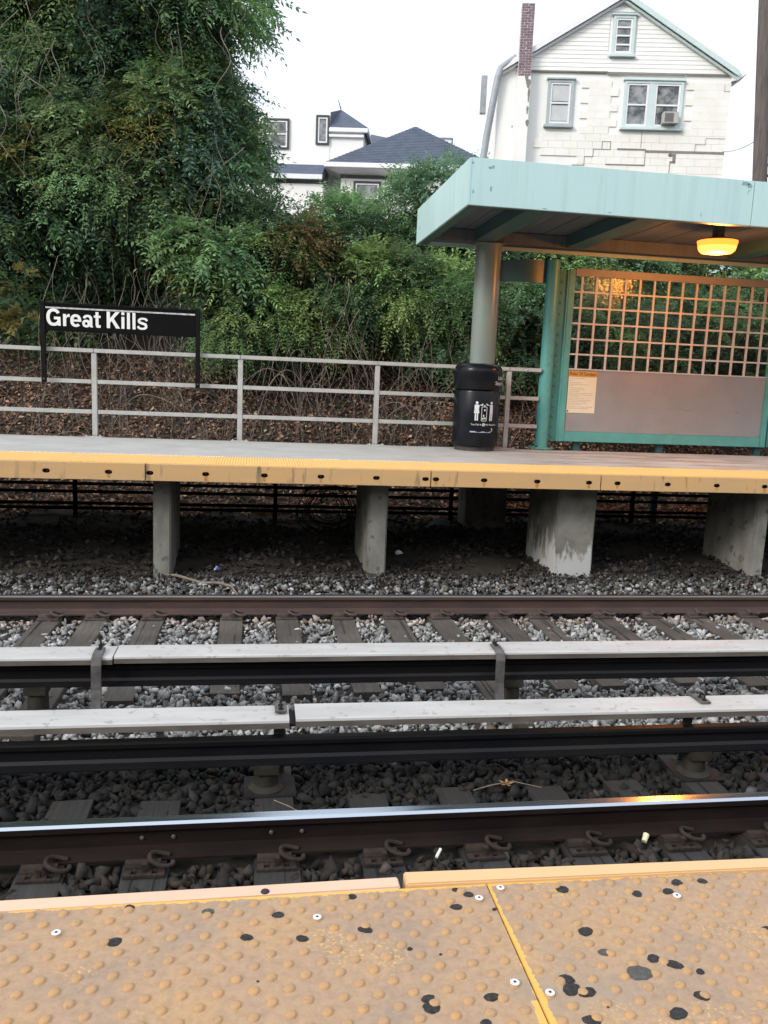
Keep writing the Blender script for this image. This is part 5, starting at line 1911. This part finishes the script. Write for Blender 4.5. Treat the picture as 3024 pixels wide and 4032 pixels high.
def dry_vines():
    rng = np.random.default_rng(77)
    K = 16
    allp, allr = [], []
    # hanging strands under the crowns
    N = 200
    x = rng.uniform(-4.6, 5.5, N)
    x[:90] = rng.uniform(-3.2, .9, 90)
    x[90:150] = rng.uniform(.6, 3.6, 60)
    y = rng.uniform(14.2, 15.3, N)
    zt = rng.uniform(1.4, 3.0, N)
    zb = gz(x, y) + rng.uniform(0, .3, N)
    u = np.linspace(0, 1, K)[None]
    p = np.stack([x[:, None] + rng.normal(0, .6, (N, 1)) * u ** 2 + .12 * np.sin(u * rng.uniform(4, 12, (N, 1)) + rng.uniform(0, 6, (N, 1))),
                  y[:, None] - rng.uniform(-.1, .5, (N, 1)) * u + .06 * np.sin(u * rng.uniform(4, 10, (N, 1))),
                  zt[:, None] * (1 - u) + zb[:, None] * u], -1)
    allp.append(p)
    allr.append(rng.uniform(.0025, .0065, N))
    # sprawling tangles on the slope, thickest behind the sign
    N = 150
    x = rng.normal(-1.1, 1.0, N)
    x[90:] = rng.uniform(-4.5, 6, N - 90)
    y = rng.uniform(12.75, 14.6, N)
    h = rng.uniform(.05, .55, N)
    L = rng.uniform(.3, 1.2, N)
    a = rng.uniform(0, 6.28, N)
    w1, w2 = rng.uniform(3, 9, (N, 1)), rng.uniform(0, 6.28, (N, 1))
    px = x[:, None] + (L * np.cos(a))[:, None] * u + .12 * np.sin(u * w1 + w2)
    py = y[:, None] + (L * .35 * np.sin(a))[:, None] * u + .05 * np.sin(u * w1 * 1.3)
    pz = gz(px, py) + h[:, None] * np.sin(np.pi * u) ** .8 + .05 * np.cos(u * w1 + w2 * 2)
    allp.append(np.stack([px, py, pz], -1))
    allr.append(rng.uniform(.0025, .0055, N))
    # long arching runners
    N = 60
    x = rng.uniform(-3.5, 5, N)
    y = rng.uniform(13.6, 14.6, N)
    h = rng.uniform(.6, 1.6, N)
    L = rng.normal(0, 1.1, N)
    px = x[:, None] + L[:, None] * u
    py = y[:, None] - .6 * u
    pz = gz(px, py) + .1 + h[:, None] * (1 - (2 * u - 1) ** 2)
    allp.append(np.stack([px, py, pz], -1))
    allr.append(rng.uniform(.004, .008, N))
    # tendrils trailing over the big tree
    N = 46
    x = rng.uniform(-4.4, -.2, N)
    z0 = rng.uniform(3.4, 7.6, N)
    y = rng.uniform(14.35, 14.75, N)
    px = x[:, None] + rng.normal(0, .35, (N, 1)) * u + .10 * np.sin(u * rng.uniform(3, 9, (N, 1)) + rng.uniform(0, 6, (N, 1)))
    py = y[:, None] - .12 * np.sin(u * 3.1)
    pz = z0[:, None] - rng.uniform(.5, 1.5, (N, 1)) * u
    allp.append(np.stack([px, py, pz], -1))
    allr.append(rng.uniform(.005, .010, N))
    v, f = tubes_np(np.concatenate(allp), np.concatenate(allr))
    o = np_obj('dry_vines', np_mesh('dry_vines', v, f, None, 'vine'))
    tag(o, 'tangle of bare brown vines hanging and sprawling on the slope behind the railing', 'vines', kind='stuff')


dry_vines()


def leaf_litter():
    rng = np.random.default_rng(88)
    N = 62000
    y = np.concatenate([rng.uniform(9.3, 12.6, 13000), rng.uniform(12.5, 15.9, N - 13000)])
    x = rng.uniform(0, 1, N) * (1.03 * y + 1.6) - (.31 * y + .7)
    z = gz(x, y) + rng.uniform(.0, .05, N)
    keep = clump_field(np.stack([x, y, z], -1), 3, 2.5) > np.where(y < 12.4, -1.2, -2.4)
    x, y, z = x[keep], y[keep], z[keep]
    N = len(x)
    d = nrm(rng.normal(size=(N, 3)) * np.array([1, 1, .55]))
    nn = nrm(rng.normal(size=(N, 3)) * .75 + np.array([0, -.3, 1.0]))
    s = nrm(np.cross(d, nn))
    l = rng.uniform(.035, .095, N)
    b = np.stack([x, y, z], -1)
    wv = s * (l * rng.uniform(.2, .42, N))[:, None]
    V = np.stack([b - d * (l / 2)[:, None], b + wv + nn * (l * .15)[:, None], b + d * (l / 2)[:, None], b - wv + nn * (l * .12)[:, None]], 1).reshape(-1, 3)
    pal = np.array([(.20, .115, .078), (.13, .078, .054), (.28, .175, .12), (.08, .052, .038), (.38, .28, .20), (.16, .13, .075)])
    t = pal[rng.choice(6, N, p=[.3, .26, .16, .14, .08, .06])] * rng.uniform(.9, 1.9, (N, 1))
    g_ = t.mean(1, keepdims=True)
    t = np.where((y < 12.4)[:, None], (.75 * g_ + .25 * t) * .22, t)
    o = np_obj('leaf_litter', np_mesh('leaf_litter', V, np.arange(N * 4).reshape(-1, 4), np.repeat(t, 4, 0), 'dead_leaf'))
    tag(o, 'brown dead leaves strewn over the slope and the dirt below the opposite platform', 'leaf litter', kind='stuff')


leaf_litter()

# ------------------------------------------------------------------ small things lying about
top(MB().tube([(-.97, 9.30, -1.27), (-.83, 9.24, -1.265), (-.55, 9.06, -1.30), (-.36, 9.03, -1.295), (-.22, 8.90, -1.30), (-.09, 8.46, -1.37)], [.012, .016, .015, .017, .013, .008], 8)
    .tube([(-.55, 9.06, -1.30), (-.60, 9.0, -1.31), (-.70, 8.95, -1.33)], [.008, .007, .004], 6),
    'fallen_branch', ['branch'], (-.5, 9.05, -1.3), 'bare bent branch lying on the ballast at the foot of the pale pier', 'branch')


def rag(cx, cy, cz, sx_, sy_, sz_, seed):
    r = random.Random(seed)
    bm = bmesh.new()
    bmesh.ops.create_icosphere(bm, subdivisions=2, radius=1)
    for v in bm.verts:
        k = r.uniform(.7, 1.2)
        v.co = Vector((cx + v.co.x * sx_ * k, cy + v.co.y * sy_ * k, cz + max(v.co.z, -.3) * sz_ * r.uniform(.6, 1.4)))
    mb = MB()
    bm.verts.index_update()
    mb.add([v.co for v in bm.verts], [[v.index for v in f.verts] for f in bm.faces])
    bm.free()
    return mb


top(rag(-.39, 9.50, -1.25, .05, .03, .03, 1), 'wrapper', ['wrapper_blue'], (-.39, 9.5, -1.26), 'crumpled blue and silver wrapper on the dirt right of the first pier', 'litter')
top(rag(1.84, 10.2, -1.20, .05, .03, .04, 2), 'paper_scrap', ['litter_white'], (1.84, 10.2, -1.21), 'white paper scrap on the dirt right of the second pier', 'litter')
top(rag(2.79, 11.85, -1.16, .24, .16, .10, 3), 'plastic_sheet', ['sheet_blue'], (2.79, 11.85, -1.2), 'slate blue sheet of plastic under the platform by a fence post', 'litter')
rc = random.Random(4)
coil = MB()
for k in range(11):
    R0 = rc.uniform(.18, .40)
    ax = Vector((rc.uniform(-.4, .4), 1, rc.uniform(-.5, .5))).normalized()
    a_ = ax.cross(Vector((0, 0, 1))).normalized()
    b_ = ax.cross(a_)
    cc = Vector((1.03 + rc.uniform(-.1, .1), 11.35 + rc.uniform(-.1, .1), -.80 + rc.uniform(-.08, .08)))
    pts = [cc + a_ * R0 * math.cos(t) * (1 + .1 * math.sin(3 * t)) + b_ * R0 * .9 * math.sin(t) for t in np.linspace(0, 6.6, 26)]
    coil.tube(pts, .006, 5)
top(coil, 'wire_coil', ['black_paint'], (1.03, 11.35, -1.2), 'loose bundle of black wire under the platform between two piers', 'wire')
stub = MB().tube([(.945, 3.775, -1.372), (.975, 3.815, -1.352)], .008, 10)
top(stub, 'paper_stub', ['litter_white'], (.96, 3.79, -1.37), 'small white paper tube on the ballast by the close rail', 'litter')
cup = MB().tube([(2.095, 3.83, -1.375), (2.12, 3.86, -1.353)], [.014, .017], 12)
top(cup, 'cap', ['litter_cream'], (2.11, 3.85, -1.37), 'shiny cream plastic cap on the ballast by the close rail', 'litter')
lf = MB()
for a in range(5):
    t = a * 1.25
    lf.add([(1.52, 4.46, -1.352), (1.52 + .03 * math.cos(t - .3), 4.46 + .03 * math.sin(t - .3), -1.345), (1.52 + .05 * math.cos(t), 4.46 + .05 * math.sin(t), -1.34), (1.52 + .03 * math.cos(t + .3), 4.46 + .03 * math.sin(t + .3), -1.345)], [(0, 1, 2, 3)])
top(lf, 'fallen_leaf', ['leaf_orange'], (1.52, 4.46, -1.36), 'single tan leaf lying on the dark ballast beyond the close rail', 'leaf')
top(MB().tube([(1.30, 4.40, -1.352), (1.42, 4.44, -1.345), (1.56, 4.47, -1.34), (1.72, 4.40, -1.35)], [.003, .0035, .003, .002], 5), 'twig', ['branch'], (1.5, 4.43, -1.36), 'thin pale twig under the tan leaf on dark ballast', 'twig')
top(MB().tube([(.14, 4.36, -1.345), (.22, 4.30, -1.352), (.30, 4.22, -1.358)], [.003, .0035, .002], 5), 'twig', ['branch'], (.2, 4.3, -1.36), 'short pale twig on a dark sleeper beyond the close rail', 'twig')
